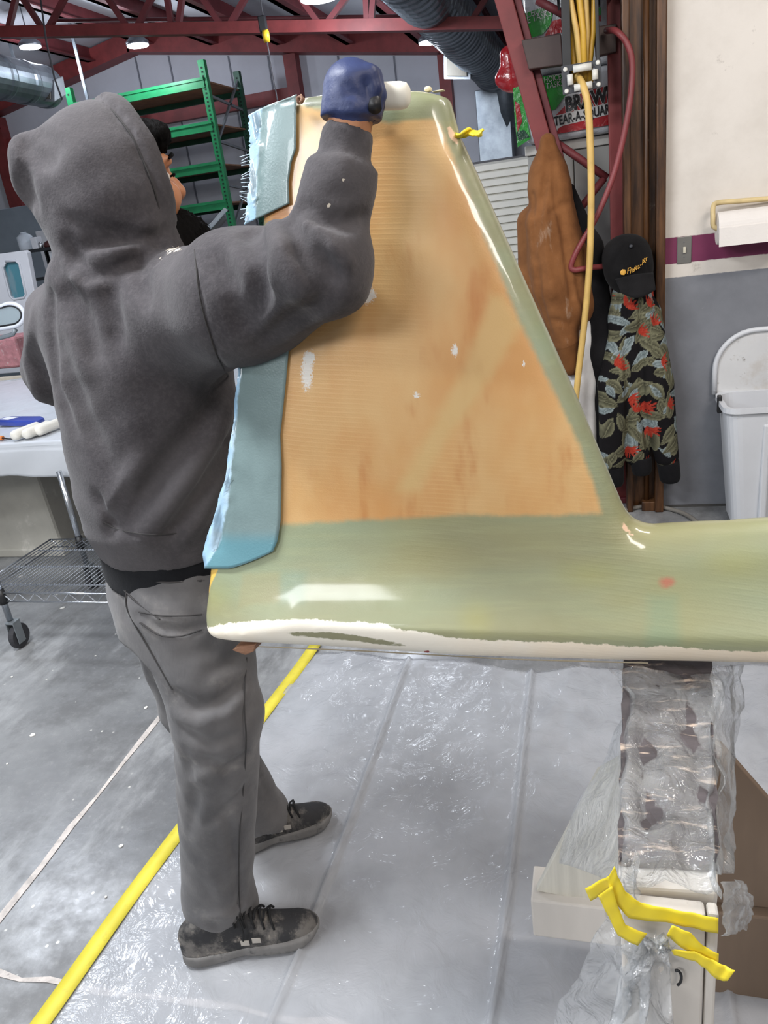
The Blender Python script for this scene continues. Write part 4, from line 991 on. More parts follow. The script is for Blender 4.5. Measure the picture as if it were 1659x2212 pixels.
def edge_d(X, Z, E):
    d = np.full(X.shape, 1e9)
    for (a, b) in zip(E[:-1], E[1:]):
        e = b - a; t = np.clip(((X - a[0]) * e[0] + (Z - a[1]) * e[1]) / (e @ e), 0, 1); d = np.minimum(d, np.hypot(X - a[0] - t * e[0], Z - a[1] - t * e[1]))
    return d
V_ = Vol((-.76, .90, .84), (1.10, 1.27, 1.76), .0068); X, Yv, Z = V_.P[..., 0], V_.P[..., 1], V_.P[..., 2]
X2, Z2 = X[:, 0, :], Z[:, 0, :]
sd = poly_sd(X2, Z2, [tuple(p) for p in outline])
def prof(d, R): return np.sqrt(np.clip(1 - (1 - np.clip(d / R, 0, 1)) ** 2, 0, 1))
zb_ = np.interp(X2, bot_e[:, 0], bot_e[:, 1])             # bottom edge height
ztr = np.interp(X2, [-.7, -.47, 0, 1.05], [1.05, 1.12, 1.11, 1.10])
boom = np.clip((ztr - Z2) / .15, 0, 1); boom = .72 * boom ** 3 + .28 * boom
T = .034 + .042 * boom
e_pro = np.minimum(np.minimum(prof(edge_d(X2, Z2, bot_e), .068), .25 + .75 * prof(edge_d(X2, Z2, left_e), .13)), np.minimum(.3 + .7 * prof(edge_d(X2, Z2, right_e), .05), np.minimum(.55 + .45 * prof(edge_d(X2, Z2, top_e), .03), .2 + .8 * prof(edge_d(X2, Z2, boomtop), .05))))
T = T * e_pro
ymid = 1.034 + .15 * (Z2 - .9)
F_ = np.abs(Yv - ymid[:, None, :]) - T[:, None, :]
F_ = smax(F_.astype(np.float32), (-sd[:, None, :] + 0 * F_).astype(np.float32), .008); V_.F = F_
fin = empty('tail_fin', (-.1, 1.05, .87), 'unpainted green and orange composite aircraft tail fin resting on the stand', 'aircraft part')
skin = V_.build('skin', None, fin, 2)
co = np.array([v.co[:] for v in skin.data.vertices]) + wloc(skin); SX, SZ_ = co[:, 0], co[:, 2]
fr_ = (co[:, 1] - (1.034 + .15 * (SZ_ - .9))) < .006
qc = (co - EYE) @ WM; PU = CPX[0] + FPX * qc[:, 0] / qc[:, 2]; PV = CPX[1] + FPX * qc[:, 1] / qc[:, 2]   # where each skin point lies in the photograph
def mask(name, px):
    d = poly_sd(PU, PV, [(float(a), float(b)) for a, b in px]) / 1400; d = np.where(fr_, d, -.2)
    if name == 'm_white': d = np.where(fr_, d, np.where(SZ_ < np.interp(SX, bot_e[:, 0], bot_e[:, 1]) + .05, .05, -.2))
    attr(skin, name, d)
orange_px = [(645, 226), (700, 240), (840, 266), (935, 254), (950, 270), (1010, 420), (1120, 690), (1250, 960), (1302, 1108), (1200, 1115), (1000, 1112), (800, 1122), (610, 1132), (520, 1138), (515, 1000), (530, 800), (548, 640), (600, 560), (596, 490), (556, 470), (590, 440), (560, 260), (600, 230)]
mask('m_orange', orange_px)
white_up = [(425, 1362), (434, 1359), (472, 1350), (548, 1341), (653, 1338), (738, 1343), (801, 1346), (830, 1346), (864, 1361), (898, 1362), (970, 1376), (1024, 1382), (1079, 1384), (1218, 1386), (1357, 1397), (1449, 1396), (1496, 1401), (1659, 1409), (2600, 1430), (2600, 1600), (425, 1600)]
mask('m_white', white_up)
mask('m_stripe', [(615, 1369), (650, 1365), (700, 1365), (760, 1371), (830, 1383), (882, 1394), (862, 1396), (780, 1386), (690, 1378), (640, 1374)])
mask('m_yellow', [(436, 1234), (472, 1228), (456, 1262), (447, 1300), (440, 1345), (428, 1345)])
mask('m_olive', [(838, 232), (850, 196), (965, 190), (985, 262), (960, 262), (938, 252), (870, 258)])
mask('m_tip', [(655, 205), (720, 192), (725, 226), (660, 232)])
mask('m_teal', [(1404, 1290), (1462, 1288), (1470, 1398), (1395, 1398)])
mask('m_teal2', [(606, 1236), (662, 1234), (656, 1302), (606, 1302)])
mask('m_tan', [(524, 1240), (604, 1236), (604, 1300), (516, 1312)])
mask('m_peach', [(964, 272), (972, 272), (984, 290), (992, 312), (985, 312), (970, 296)])
mask('m_peach2', [(1338, 1126), (1346, 1126), (1362, 1148), (1376, 1158), (1360, 1156), (1346, 1144)])
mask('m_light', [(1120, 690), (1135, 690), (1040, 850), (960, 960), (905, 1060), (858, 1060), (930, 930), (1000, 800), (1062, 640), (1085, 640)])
mask('m_rim', [(640, 214), (650, 206), (720, 194), (906, 188), (966, 200), (966, 207), (900, 198), (720, 203), (668, 210), (655, 222), (650, 228)])
def spot(name, cx, cy, a, b):
    return np.where(fr_, 1 - np.hypot((PU - cx) / a, (PV - cy) / b), -9)
attr(skin, 'm_spots', np.maximum.reduce([spot('', 790, 637, 30, 26), spot('', 663, 805, 18, 54), spot('', 982, 757, 11, 20), spot('', 900, 853, 14, 10), spot('', 667, 775, 19, 24), spot('', 1130, 785, 7, 12)]))
attr(skin, 'm_red', spot('', 1440, 1257, 26, 18)); attr(skin, 'm_pat', np.maximum.reduce([spot('', 1030, 1340, 60, 70), spot('', 1600, 1210, 120, 60), spot('', 1270, 1240, 120, 50), spot('', 460, 1290, 60, 60)]))
attr(skin, 'm_drop', np.maximum.reduce([spot('', 922, 1408, 7, 4), spot('', 490, 1390, 18, 4)]))
def fin_material():
    t = NT('fiberglass_laminate'); A = t.attr; ob = t.tc.outputs['Object']
    def m(name, soft=.002, rag=.004, rs=60):
        return t.ramp(t.math('MULTIPLY_ADD', t.math('SUBTRACT', t.noise(rs, 4, .7), .5), rag * 2, A(name)), -soft, soft)
    g = t.mix(t.ramp(t.noise(3.2, 4, .5, stretch=(.6, 1, 2.2)), .35, .65), C(146, 144, 110), C(146, 156, 126))
    g = t.mix(t.math('MULTIPLY', t.ramp(t.noise(2.1, 3, .5, stretch=(1, 1, 2)), .45, .7), .7), g, C(160, 152, 96))
    g = t.mix(t.math('MULTIPLY', t.ramp(A('m_pat'), 0, 1.), .28), g, C(166, 162, 88))
    g = t.mix(t.math('MULTIPLY', m('m_teal', .014), .4), g, C(118, 150, 124)); g = t.mix(t.math('MULTIPLY', m('m_teal2', .01), .35), g, C(120, 150, 134)); g = t.mix(t.math('MULTIPLY', m('m_tan', .006), .35), g, C(160, 146, 102))
    st = t.noise(60, 3, .6, stretch=(.12, 1, 1.6)); g = t.mix(t.math('MULTIPLY', t.ramp(st, .45, .75), .22), g, C(170, 172, 130))
    o = t.mix(t.ramp(t.noise(3.6, 4, .55, stretch=(1.4, 1, .8)), .34, .66), C(206, 152, 92), C(216, 178, 122))
    o = t.mix(t.math('MULTIPLY', t.ramp(t.noise(5.5, 4, .6, stretch=(2.0, 1, .7)), .52, .72), .75), o, C(186, 116, 56))
    o = t.mix(t.math('MULTIPLY', t.ramp(t.noise(2.6, 3, .5), .55, .75), .55), o, C(208, 176, 104))
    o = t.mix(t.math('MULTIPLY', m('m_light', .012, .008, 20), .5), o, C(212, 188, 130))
    # fine diagonal rib lines of the laminate
    mp = t.n('Mapping'); mp.inputs['Rotation'].default_value = (0, math.radians(-7), 0); t.link(ob, mp.inputs['Vector'])
    s = t.n('SeparateXYZ'); t.link(mp.outputs[0], s.inputs[0])
    wv = t.math('SINE', t.math('MULTIPLY', t.math('ADD', s.outputs[2], t.math('MULTIPLY', t.noise(5, 2), .012)), 6.283 / .0068))
    wm = t.math('MULTIPLY', t.ramp(wv, .2, .9), t.ramp(t.noise(3.1, 3, .5), .42, .62))
    o = t.mix(t.math('MULTIPLY', wm, .20), o, C(226, 190, 132))
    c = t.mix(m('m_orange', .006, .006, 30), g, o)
    c = t.mix(t.math('MULTIPLY', m('m_olive', .004), .9), c, C(142, 146, 112)); c = t.mix(t.math('MULTIPLY', m('m_tip', .002), .9), c, C(112, 116, 96))
    sp = t.ramp(t.math('ADD', A('m_spots'), t.math('MULTIPLY', t.math('SUBTRACT', t.noise(330, 3, .8), .62), 1.6)), 0, .3)
    c = t.mix(sp, c, C(228, 224, 216))
    c = t.mix(t.math('MULTIPLY', t.ramp(t.math('ADD', A('m_red'), t.math('MULTIPLY', t.math('SUBTRACT', t.noise(60, 3), .5), .8)), 0, .7), .75), c, C(186, 96, 80))
    w = t.mix(t.ramp(t.noise(4, 4), .35, .7), C(238, 232, 218), C(238, 222, 198))
    wmk = m('m_white', .0012, .006, 70); stp = m('m_stripe', .001, .003, 70)
    c = t.mix(wmk, c, w); c = t.mix(stp, c, C(142, 140, 110)); c = t.mix(m('m_yellow', .001, .001), c, C(232, 190, 92))
    c = t.mix(m('m_peach', .001, .001), c, C(232, 196, 164)); c = t.mix(m('m_peach2', .001, .001), c, C(232, 196, 164)); c = t.mix(m('m_rim', .001, .002), c, C(222, 216, 190))
    c = t.mix(t.ramp(A('m_drop'), 0, .3), c, C(146, 40, 34))
    rough = t.ramp(t.noise(40, 3), .3, .7, .36, .5); rough = t.math('ADD', rough, t.math('MULTIPLY', wmk, .18))
    t.set(Base_Color=c, Roughness=rough, Coat_Weight=t.math('MULTIPLY', t.math('SUBTRACT', 1, wmk), .6), Coat_Roughness=.09)
    t.bump(t.math('ADD', t.math('MULTIPLY', t.noise(420, 2), .5), t.math('MULTIPLY', wm, .25)), .12, .003); return t.m
skin.data.materials.append(fin_material())
# blue cloth strips laid over the trailing edge
def cloth_mat():
    t = NT('wet_blue_cloth'); ov = t.attr('over'); n = t.noise(9, 4)
    wet = t.mix(t.ramp(n, .3, .7), C(106, 124, 124), C(126, 146, 146)); wet = t.mix(t.ramp(t.attr('low'), .0, .03), wet, C(98, 142, 152))
    dry = t.mix(t.ramp(t.noise(14, 4), .35, .7), C(160, 196, 222), C(190, 212, 224))
    c = t.mix(t.ramp(t.math('MULTIPLY_ADD', t.math('SUBTRACT', t.noise(60, 3), .5), .008, ov), -.002, .003), wet, dry)
    c = t.mix(t.math('MULTIPLY', t.ramp(t.noise(210, 3, .8), .7, .78), .7), c, C(220, 230, 234))  # pale specks painted into the colour as glints on the wet cloth
    t.set(Base_Color=c, Roughness=.3, Coat_Weight=.3); t.bump(t.noise(300, 2), .15, .002); return t.m
M_bluecl = cloth_mat()
LE = np.array(left_px, float)
def edge_px(v): return np.interp(v, LE[:, 1], LE[:, 0])
def tloc(x, z):
    a = np.clip((x - V_.lo[0]) / V_.h, 0, T.shape[0] - 2); b = np.clip((z - V_.lo[2]) / V_.h, 0, T.shape[1] - 2); i, j = int(a), int(b); a -= i; b -= j
    return T[i, j] * (1 - a) * (1 - b) + T[i + 1, j] * a * (1 - b) + T[i, j + 1] * (1 - a) * b + T[i + 1, j + 1] * a * b
def cloth(name, lab, lf, rf, v0, v1, n, top_fn=None, bot_fn=None, fray=0.0):
    rows = []; over = []; low = []
    for i, t in enumerate(np.linspace(0, 1, n)):
        row = []; ul0 = lf(t); ur0 = rf(t); fr = fray * RNG.normal()
        for s in np.linspace(0, 1, 18):
            va = v0 + (v1 - v0) * t
            ua, ub = ul0 + fr, ur0
            u = ul0 + fr * (1 - s) ** 5 + (ub - ul0) * s; dv = (top_fn(s) * (1 - t) if top_fn else 0) + (bot_fn(s) * t if bot_fn else 0); v = va + dv
            ex = edge_px(v) - u                           # >0 : overhangs the trailing edge
            p = fp(u, v); zz = p[2]
            tt = tloc(p[0], zz) if ex <= 0 else .25 * .034
            off = tt - .034 + .004 - (.0 if ex <= 0 else .004 * math.sin(ex * .2 + va * .05))
            row.append(fp(u, v, off)); over.append(ex / 1400); low.append((v - 1138) / 1400)
        rows.append(row)
    P = np.array(rows); Vv, Ff = solid_sheet(P, .0015 if True else 0)
    o = mesh_obj(name, Vv, Ff, M_bluecl, fin, smooth=True); o['label'] = lab
    attr(o, 'over', over + over); attr(o, 'low', low + low)
    return o
cloth('cloth_strip', 'upper pale blue cloth strip with a frayed edge', lambda t: 538 + 3 * math.sin(5 * t) - 10 * max(t - .8, 0) * 5 * .8, lambda t: np.interp(t, [0, .5, .62, .8, 1], [641, 640, 630, 624, 626]), 250, 486, 60, lambda s: -46 * s ** .8, lambda s: -46 * s, 1.3)
def lowL(t): return np.interp(t, [0, .1, .35, .6, .8, .93, 1], [532, 516, 505, 487, 458, 438, 443])
cloth('cloth_strip', 'lower wet blue cloth strip wrapped over the trailing edge', lowL, lambda t: np.interp(t, [0, .2, .45, .6, .85, .95, 1], [626, 618, 606, 609, 607, 600, 590]), 735, 1228, 70, None, lambda s: -38 * max(s - .35, 0) ** 1.3 * 1.7, .5)
M_thread = mat('pale_blue_thread', C(190, 208, 220), .8)
for i in range(16):
    v = 330 + i * 9 + random.uniform(-3, 3); p = fp(541, v, -.028); a = random.uniform(-.6, .9)
    MB().tube([p, p + [-.006, -.002, .004 * a], p + [-.011 - .006 * random.random(), -.003, .010 * a]], .0005, 4).build('loose_thread', M_thread, fin)
# rib line on the tip and pegs standing above the top edge
M_wood = mat('reddish_scrap_wood', C(132, 96, 74), .7, var=.25, vs=30, stretch=(1, 1, 6), col2=C(196, 160, 130))
M_putty = mat('cream_putty', C(226, 214, 182), .6, var=.05)
pk = lambda u, v, o: fp(u, v, o)
MB().prism([pk(500, 1405, .0), pk(515, 1397, .0), pk(552, 1393, -.0), pk(548, 1408, -.0), pk(530, 1416, .0)], (.004, .03, 0)).build('wooden_peg', M_wood, fin, bev=.002)
for u, v, w, h in ((727, 192, 9, 12), (925, 193, 7, 14), (948, 197, 12, 6)):
    a, b = fp(u - w, v + h / 2, -.04), fp(u + w, v - h / 2, -.04); MB().box((a[0], a[1] - .008, a[2]), (b[0], a[1] + .008, b[2])).build('tip_tab', M_putty, fin, bev=.004)
MB().tube([fp(650, 222, .01), fp(655, 214, .012), fp(650, 208, .01), fp(643, 212, .008), fp(646, 222, .01)], .003, 6).build('resin_curl', M_wood, fin, smooth=True)
M_ytape = mat('yellow_tape', C(240, 216, 50), .5, var=.06, vs=10, bump=.2, bs=40)
P = np.array([[fp(984 + 58 * s, 292 - 8 * s + 4 * math.sin(9 * s) + (q - .5) * (14 - 5 * math.sin(4 * s)), -.02 + .010 * math.sin(7 * s + 3 * q)) for q in np.linspace(0, 1, 7)] for s in np.linspace(0, 1, 14)])
Vv, Ff = solid_sheet(P, .003); mesh_obj('tape_tab', Vv, Ff, M_ytape, fin, smooth=True)['label'] = 'twisted yellow tape tab'
# seam line on the nose and runs of resin
MB().tube([fp(u, v, .0) + np.array([0, -.004, 0]) for u, v in [(560, 1394), (800, 1404), (1100, 1421), (1400, 1429)]], .0012, 4).build('nose_seam', mat('tan_seam_line', C(150, 140, 120), .8), fin)

# ================================================================== STAND UNDER THE FIN
M_wp = mat('worn_white_painted_wood', C(206, 200, 192), .65, var=.1, vs=5, stretch=(1, 1, .2), col2=C(150, 140, 126), c2=(.6, .7), bump=.25, bs=40)
M_foam = mat('dirty_dark_pad', C(78, 72, 74), .8, var=.35, vs=12, col2=C(198, 178, 160), c2=(.54, .66), stretch=(.5, 2.2, 1), bump=.5, bs=26)
M_ply = mat('shaded_plywood', C(116, 98, 82), .7, var=.15, vs=6, stretch=(1, 1, .2)); M_plyw = mat('white_plywood', C(206, 202, 190), .65, var=.08, vs=9, stretch=(8, 8, .4), col2=C(110, 96, 80), c2=(.66, .72))  # brown of the right gusset and foot is painted-in shade
SH = .868
A0, A1, A2, A3 = atz(1335, 1895, SH), atz(1553, 1908, SH), atz(1540, 1440, SH), atz(1346, 1440, SH)
A2 = A2 + unit(A2 - A1) * .14; A3 = A3 + unit(A3 - A0) * .14
stand = empty('sawhorse_stand', ((A0 + A2) / 2) * [1, 1, 0], 'white wooden support stand wrapped in clear plastic under the fin', 'sawhorse')
dn_ = np.array([0, 0, -1.])
m = MB().hexa([A0 + dn_ * .14 + [.004, .01, 0], A1 + dn_ * .14 + [-.004, .01, 0], A2 + dn_ * .14, A3 + dn_ * .14, A0 + dn_ * .012, A1 + dn_ * .012, A2 + dn_ * .012, A3 + dn_ * .012]); m.build('beam', M_wp, stand, bev=.004)
n1, n2 = 10, 22; P = []
for i in range(n2):
    t = i / (n2 - 1); row = []
    for j in range(n1):
        s = j / (n1 - 1); p = A0 * (1 - s) * (1 - t) + A1 * s * (1 - t) + A2 * s * t + A3 * (1 - s) * t
        row.append(p + [0, 0, -.012 + .0025 * math.sin(i * 2.1 + j * 1.3)])
    P.append(row)
Vv, Ff = solid_sheet(np.array(P), -.012 if np.cross(P[1][0] - P[0][0], P[0][1] - P[0][0])[2] < 0 else .012)
pad_rows = np.array(P)[1:]
Vv, Ff = solid_sheet(pad_rows, .0105 if np.cross(pad_rows[1][0] - pad_rows[0][0], pad_rows[0][1] - pad_rows[0][0])[2] > 0 else -.0105); mesh_obj('pad', Vv, Ff, M_foam, stand)
yfr = A0[1] - .004
MB().box((A0[0] + .002, yfr - .014, .02), (A0[0] + .085, yfr + .004, SH - .02)).build('front_board', M_wp, stand, bev=.003)
MB().box((A0[0] + .087, yfr - .012, .02), (A1[0] - .002, yfr + .004, SH - .02)).build('front_board', M_wp, stand, bev=.003)
ys = 1.17
def at_s(u, v): return aty(u, v, ys)
post0, post1 = at_s(1352, 1500)[0], at_s(1530, 1500)[0]
MB().box((post0, ys - .01, 0), (post1, ys + .06, SH - .14)).build('post', M_wp, stand, bev=.003)
MB().prism([at_s(1345, 1640), at_s(1290, 1672), at_s(1158, 1925), at_s(1345, 1960)], (0, .018, 0)).build('gusset', M_plyw, stand, bev=.002)
zf = at_s(1158, 1925)[2]
MB().box((at_s(1150, 1960)[0], ys - .02, max(at_s(1240, 2015)[2], .0)), (post0 + .02, ys + .07, zf - .004)).build('foot', M_wp, stand, bev=.004)
rx1 = post1 + .30
MB().prism([(post1, ys + .02, .62), (post1 + .03, ys + .02, .60), (rx1, ys + .02, zf), (post1, ys + .02, zf)], (0, .018, 0)).build('gusset', M_ply, stand, bev=.002)
MB().box((post1 - .02, ys - .0, 0), (rx1 + .01, ys + .07, zf - .004)).build('foot', M_ply, stand, bev=.004)
hk = [aty(1462 + 10 * math.cos(a), 2112 + 16 * math.sin(a), yfr - .02) for a in np.linspace(-1.9, 1.4, 9)]
MB().tube(hk, .0016, 6).build('wire_hook', M_blk, stand, smooth=True)

# clear plastic over the stand
M_wrap = film('clear_wrap_film', tint=(.97, .97, .96), clear=.87, rough=.10, bs=30, bstr=1.0)
M_skirt = film('crumpled_skirt_film', tint=(.97, .97, .97), clear=.80, rough=.12, bs=15, bstr=1.3)
wrap = empty('plastic_wrap', (A0 + A2) / 2 * [1, 1, 0], 'crinkled clear plastic film wrapped over the white stand', 'plastic film')
def sheet(name, ctrl, nu=34, nv=30, amp=.006, seed=1, par=None, mat_=None, th=.0006, pleat=0.):
    """smooth sheet through rows of (u, v, y) control points, with real creases"""
    r = np.random.default_rng(seed); G = np.array([[atz(c[0], c[1], SH + .014) if c[2] == 'p' else aty(*c) for c in row] for row in ctrl])
    a = np.linspace(0, 1, G.shape[0]); b = np.linspace(0, 1, G.shape[1]); ai = np.linspace(0, 1, nv); bi = np.linspace(0, 1, nu)
    R = np.stack([np.stack([np.interp(bi, b, G[i, :, k]) for i in range(G.shape[0])]) for k in range(3)], -1)
    Q = np.stack([np.stack([np.interp(ai, a, R[:, j, k]) for j in range(nu)], 1) for k in range(3)], -1)
    for _ in range(2):
        Q[1:-1, 1:-1] = .5 * Q[1:-1, 1:-1] + .125 * (Q[2:, 1:-1] + Q[:-2, 1:-1] + Q[1:-1, 2:] + Q[1:-1, :-2])
    D = np.zeros((nv, nu)); uu, vv = np.meshgrid(bi, ai)
    for k in range(18):
        th_ = r.uniform(0, 3.14); f = r.uniform(4, 16); D += np.abs(np.sin(f * (uu * math.cos(th_) + vv * math.sin(th_)) + r.uniform(0, 6))) ** .6 * r.uniform(-1, 1)
    D = D / D.std() * amp
    if pleat: D += pleat * np.abs(np.sin(uu * 13 + 2.5 * np.sin(vv * 3))) * (.3 + .7 * vv)
    N = np.cross(np.gradient(Q, axis=0), np.gradient(Q, axis=1)); N /= np.linalg.norm(N, axis=2, keepdims=True) + 1e-9
    Q = Q + N * D[..., None]
    Vv, Ff = solid_sheet(Q, th); return mesh_obj(name, Vv, Ff, mat_ or M_wrap, par, smooth=True)
yy = lambda p: float(p[1])
b_, f_ = 1.0, yy(A0)
# upper sheet: lies over the pad, left wing falls beside it
sheet('upper_sheet', [[(1322, 1438, b_ - .0), (1345, 1438, 'p'), (1440, 1440, 'p'), (1540, 1442, 'p'), (1560, 1440, b_ - .01)],
                      [(1338, 1535, .955), (1352, 1530, 'p'), (1445, 1535, 'p'), (1540, 1540, 'p'), (1562, 1560, .90)],
                      [(1250, 1700, .92), (1338, 1690, 'p'), (1445, 1690, 'p'), (1546, 1690, 'p'), (1566, 1700, .79)],
                      [(1195, 1860, .88), (1334, 1790, 'p'), (1445, 1800, 'p'), (1550, 1800, 'p'), (1566, 1820, .70)],
                      [(1330, 1885, .60), (1336, 1890, 'p'), (1445, 1900, 'p'), (1552, 1906, 'p'), (1560, 1915, .62)]], par=wrap, amp=.0038, seed=3)
sheet('right_sheet', [[(1545, 1440, .97), (1590, 1438, 1.02), (1618, 1440, 1.04)], [(1552, 1560, .88), (1590, 1560, .98), (1606, 1560, 1.02)], [(1556, 1740, .76), (1580, 1740, .85), (1598, 1740, .9)], [(1560, 1890, .64), (1572, 1890, .7), (1585, 1880, .76)]], par=wrap, amp=.004, seed=5, nu=16)
sheet('right_puff', [[(1553, 1905, .61), (1590, 1900, .66), (1605, 1920, .7)], [(1553, 1960, .60), (1605, 1945, .66), (1622, 1965, .7)], [(1553, 2020, .59), (1590, 2010, .63), (1600, 2000, .68)]], par=wrap, amp=.002, seed=6, nu=14, nv=14)
sheet('lower_skirt', [[(1318, 1905, .598), (1350, 1960, .592), (1400, 2010, .59), (1440, 2035, .588)],
                      [(1250, 2000, .63), (1320, 2050, .585), (1390, 2070, .575), (1445, 2080, .575)],
                      [(1180, 2110, .66), (1290, 2130, .58), (1380, 2140, .565), (1450, 2140, .565)],
                      [(1105, 2260, .68), (1260, 2260, .57), (1370, 2260, .55), (1455, 2260, .55)],
                      [(1050, 2420, .70), (1230, 2420, .56), (1370, 2420, .53), (1470, 2420, .53)]], par=wrap, amp=.008, seed=8, pleat=.014, nu=60, nv=44, mat_=M_skirt)
sheet('loose_twist', [[(1395, 2012, .585), (1425, 2022, .58), (1450, 2035, .585)], [(1410, 2035, .57), (1432, 2040, .56), (1452, 2050, .57)], [(1425, 2055, .575), (1436, 2066, .565), (1448, 2058, .57)]], par=wrap, amp=.004, seed=9, nu=12, nv=10)
# yellow tape holding the film
def tape(pts, y, lab, nm='yellow_tape'):
    P = np.array([[aty(*a, y if np.isscalar(y) else y[i]), aty(*b, y if np.isscalar(y) else y[i])] for i, (a, b) in enumerate(pts)])
    R = []
    for i in range(len(P) - 1):
        for k in range(6): R.append(P[i] * (1 - k / 6) + P[i + 1] * (k / 6))
    R.append(P[-1]); R = np.array(R); R = np.stack([R[:, 0] * (1 - q) + R[:, 1] * q for q in np.linspace(0, 1, 5)], 1)
    R[..., 1] += .0005 * np.sin(np.arange(len(R)) * 1.1)[:, None]
    Vv, Ff = solid_sheet(R, .0008); o = mesh_obj(nm, Vv, Ff, M_ytape, smooth=True); tag(o, lab, 'tape'); return o
tape([((1324, 1888), (1330, 1903)), ((1300, 1899), (1318, 1918)), ((1264, 1919), (1276, 1946))], [.594, .60, .605], 'short yellow tape tab sticking out left of the stand')
tape([((1328, 1872), (1312, 1900)), ((1335, 1895), (1318, 1930)), ((1352, 1928), (1338, 1962)), ((1385, 1952), (1360, 1985)), ((1440, 1963), (1440, 1993)), ((1500, 1974), (1500, 2006)), ((1552, 1985), (1552, 2018))], .588, 'upper yellow tape strip across the end of the stand')
tape([((1322, 1915), (1292, 1936)), ((1335, 1960), (1312, 1976)), ((1352, 2000), (1335, 2022)), ((1398, 2018), (1378, 2044))], .584, 'lower yellow tape strip curving down the stand corner')
tape([((1452, 2000), (1440, 2022)), ((1490, 2015), (1476, 2050)), ((1520, 2045), (1508, 2070)), ((1553, 2062), (1552, 2086))], .58, 'slanting yellow tape strip right of the film knot')
tape([((1450, 2052), (1456, 2064)), ((1500, 2056), (1500, 2076)), ((1538, 2074), (1522, 2092)), ((1568, 2088), (1548, 2116)), ((1588, 2098), (1572, 2120))], [.577, .577, .576, .574, .57], 'yellow tape tail hanging loose at the stand corner')

# ================================================================== PLASTIC DROP SHEET AND FLOOR TAPE
M_drops = film('floor_drop_film', tint=(.82, .83, .86), clear=.52, rough=.14, bs=13, bstr=.6)
nx_, ny_ = 330, 130; P = np.zeros((ny_, nx_, 3)); r = np.random.default_rng(2)
Xg = np.linspace(0, 1, nx_); Yg = np.linspace(0, 1, ny_)
xa = lambda y: -1.205 + (y - .876) * .07 + .01
for i, t in enumerate(Yg):
    for j, s in enumerate(Xg):
        y = -.2 + t * 2.53 + (.03 * math.sin(9 * s + 1) + .015 * math.sin(31 * s)) * t
        x = xa(y) + s * 2.3
        P[i, j] = (x, y, .004)
H = np.zeros((ny_, nx_))
for k in range(26):
    th_ = r.uniform(0, 3.14); f = r.uniform(5, 26); H += np.maximum(np.sin(f * (P[..., 0] * math.cos(th_) + P[..., 1] * math.sin(th_)) + r.uniform(0, 6)) - .75, 0) * r.uniform(.3, 1)
H *= .009 * np.clip((P[..., 1] - .8) / 1.2, .3, 1)
for xf, amp in ((-.715, .016), (-.262, .014), (.2, .012)):
    dxx = P[..., 0] - (xf + .03 * np.sin(P[..., 1] * 1.7) + (P[..., 1] - 1.2) * .035); H += amp * np.exp(-(dxx / .008) ** 2)
P[..., 2] += H
Vv, Ff = solid_sheet(P, .0012); tag(mesh_obj('drop_sheet', Vv, Ff, M_drops, smooth=True), 'clear plastic drop sheet with fold ridges spread on the concrete floor', 'plastic sheet')
tl_, tr_ = [], []
rows = []
for y in np.linspace(-.2, 2.42, 60):
    x = xa(y) - .012 + .003 * math.sin(y * 9); rows.append([(x - .024, y, .010), (x, y, .0105), (x + .024, y, .010)])
Vv, Ff = solid_sheet(np.array(rows), .0008); M_ft = mat('worn_yellow_floor_tape', C(222, 206, 70), .5, var=.1, vs=9, col2=C(190, 176, 70))
tag(mesh_obj('floor_tape', Vv, Ff, M_ft, smooth=True), 'long yellow tape line along the edge of the floor sheet', 'tape')
# ================================================================== THE WORKER
person = empty('person', (-.87, 1.25, 0), 'person in charcoal hooded sweatshirt and grey work trousers reaching up with a roller', 'person')
M_skin = NT('skin'); M_skin.set(Base_Color=M_skin.mix(M_skin.ramp(M_skin.noise(30, 3), .3, .7), C(178, 118, 82), C(196, 136, 98)), Roughness=.5, Subsurface_Weight=.1); M_skin = M_skin.m
def hoodie_mat():
    t = NT('charcoal_fleece'); n = t.noise(5, 5, .6)
    c = t.mix(t.ramp(n, .3, .7), C(62, 59, 62), C(82, 79, 81)); c = t.mix(t.math('MULTIPLY', t.ramp(t.noise(120, 3, .7), .4, .7), .35), c, C(94, 90, 92))
    c = t.mix(t.ramp(t.attr('paint'), .0, .12), c, C(206, 196, 180))
    t.set(Base_Color=c, Roughness=.95, Specular_IOR_Level=.12, Sheen_Weight=.12, Sheen_Roughness=.5); t.bump(t.noise(260, 3), .35, .002); return t.m
def jean_mat():
    t = NT('grey_work_trousers'); n = t.noise(4, 6, .62)
    c = t.mix(t.ramp(n, .3, .7), C(80, 79, 81), C(112, 110, 110)); c = t.mix(t.math('MULTIPLY', t.ramp(t.noise(11, 6, .7), .52, .75), .45), c, C(140, 136, 132))
    t.set(Base_Color=c, Roughness=.92, Specular_IOR_Level=.15, Sheen_Weight=.15); t.bump(t.noise(300, 2, stretch=(1, 1, .3)), .25, .002); return t.m
M_hood = hoodie_mat(); M_jean = jean_mat(); M_tee = fabric('black_tee_cloth', C(20, 21, 24), C(32, 33, 36))
fd = lambda a: np.array([math.cos(math.radians(a)), math.sin(math.radians(a)), 0])       # facing vector
rt = lambda a: np.array([math.sin(math.radians(a)), -math.cos(math.radians(a)), 0])      # to the figure's right
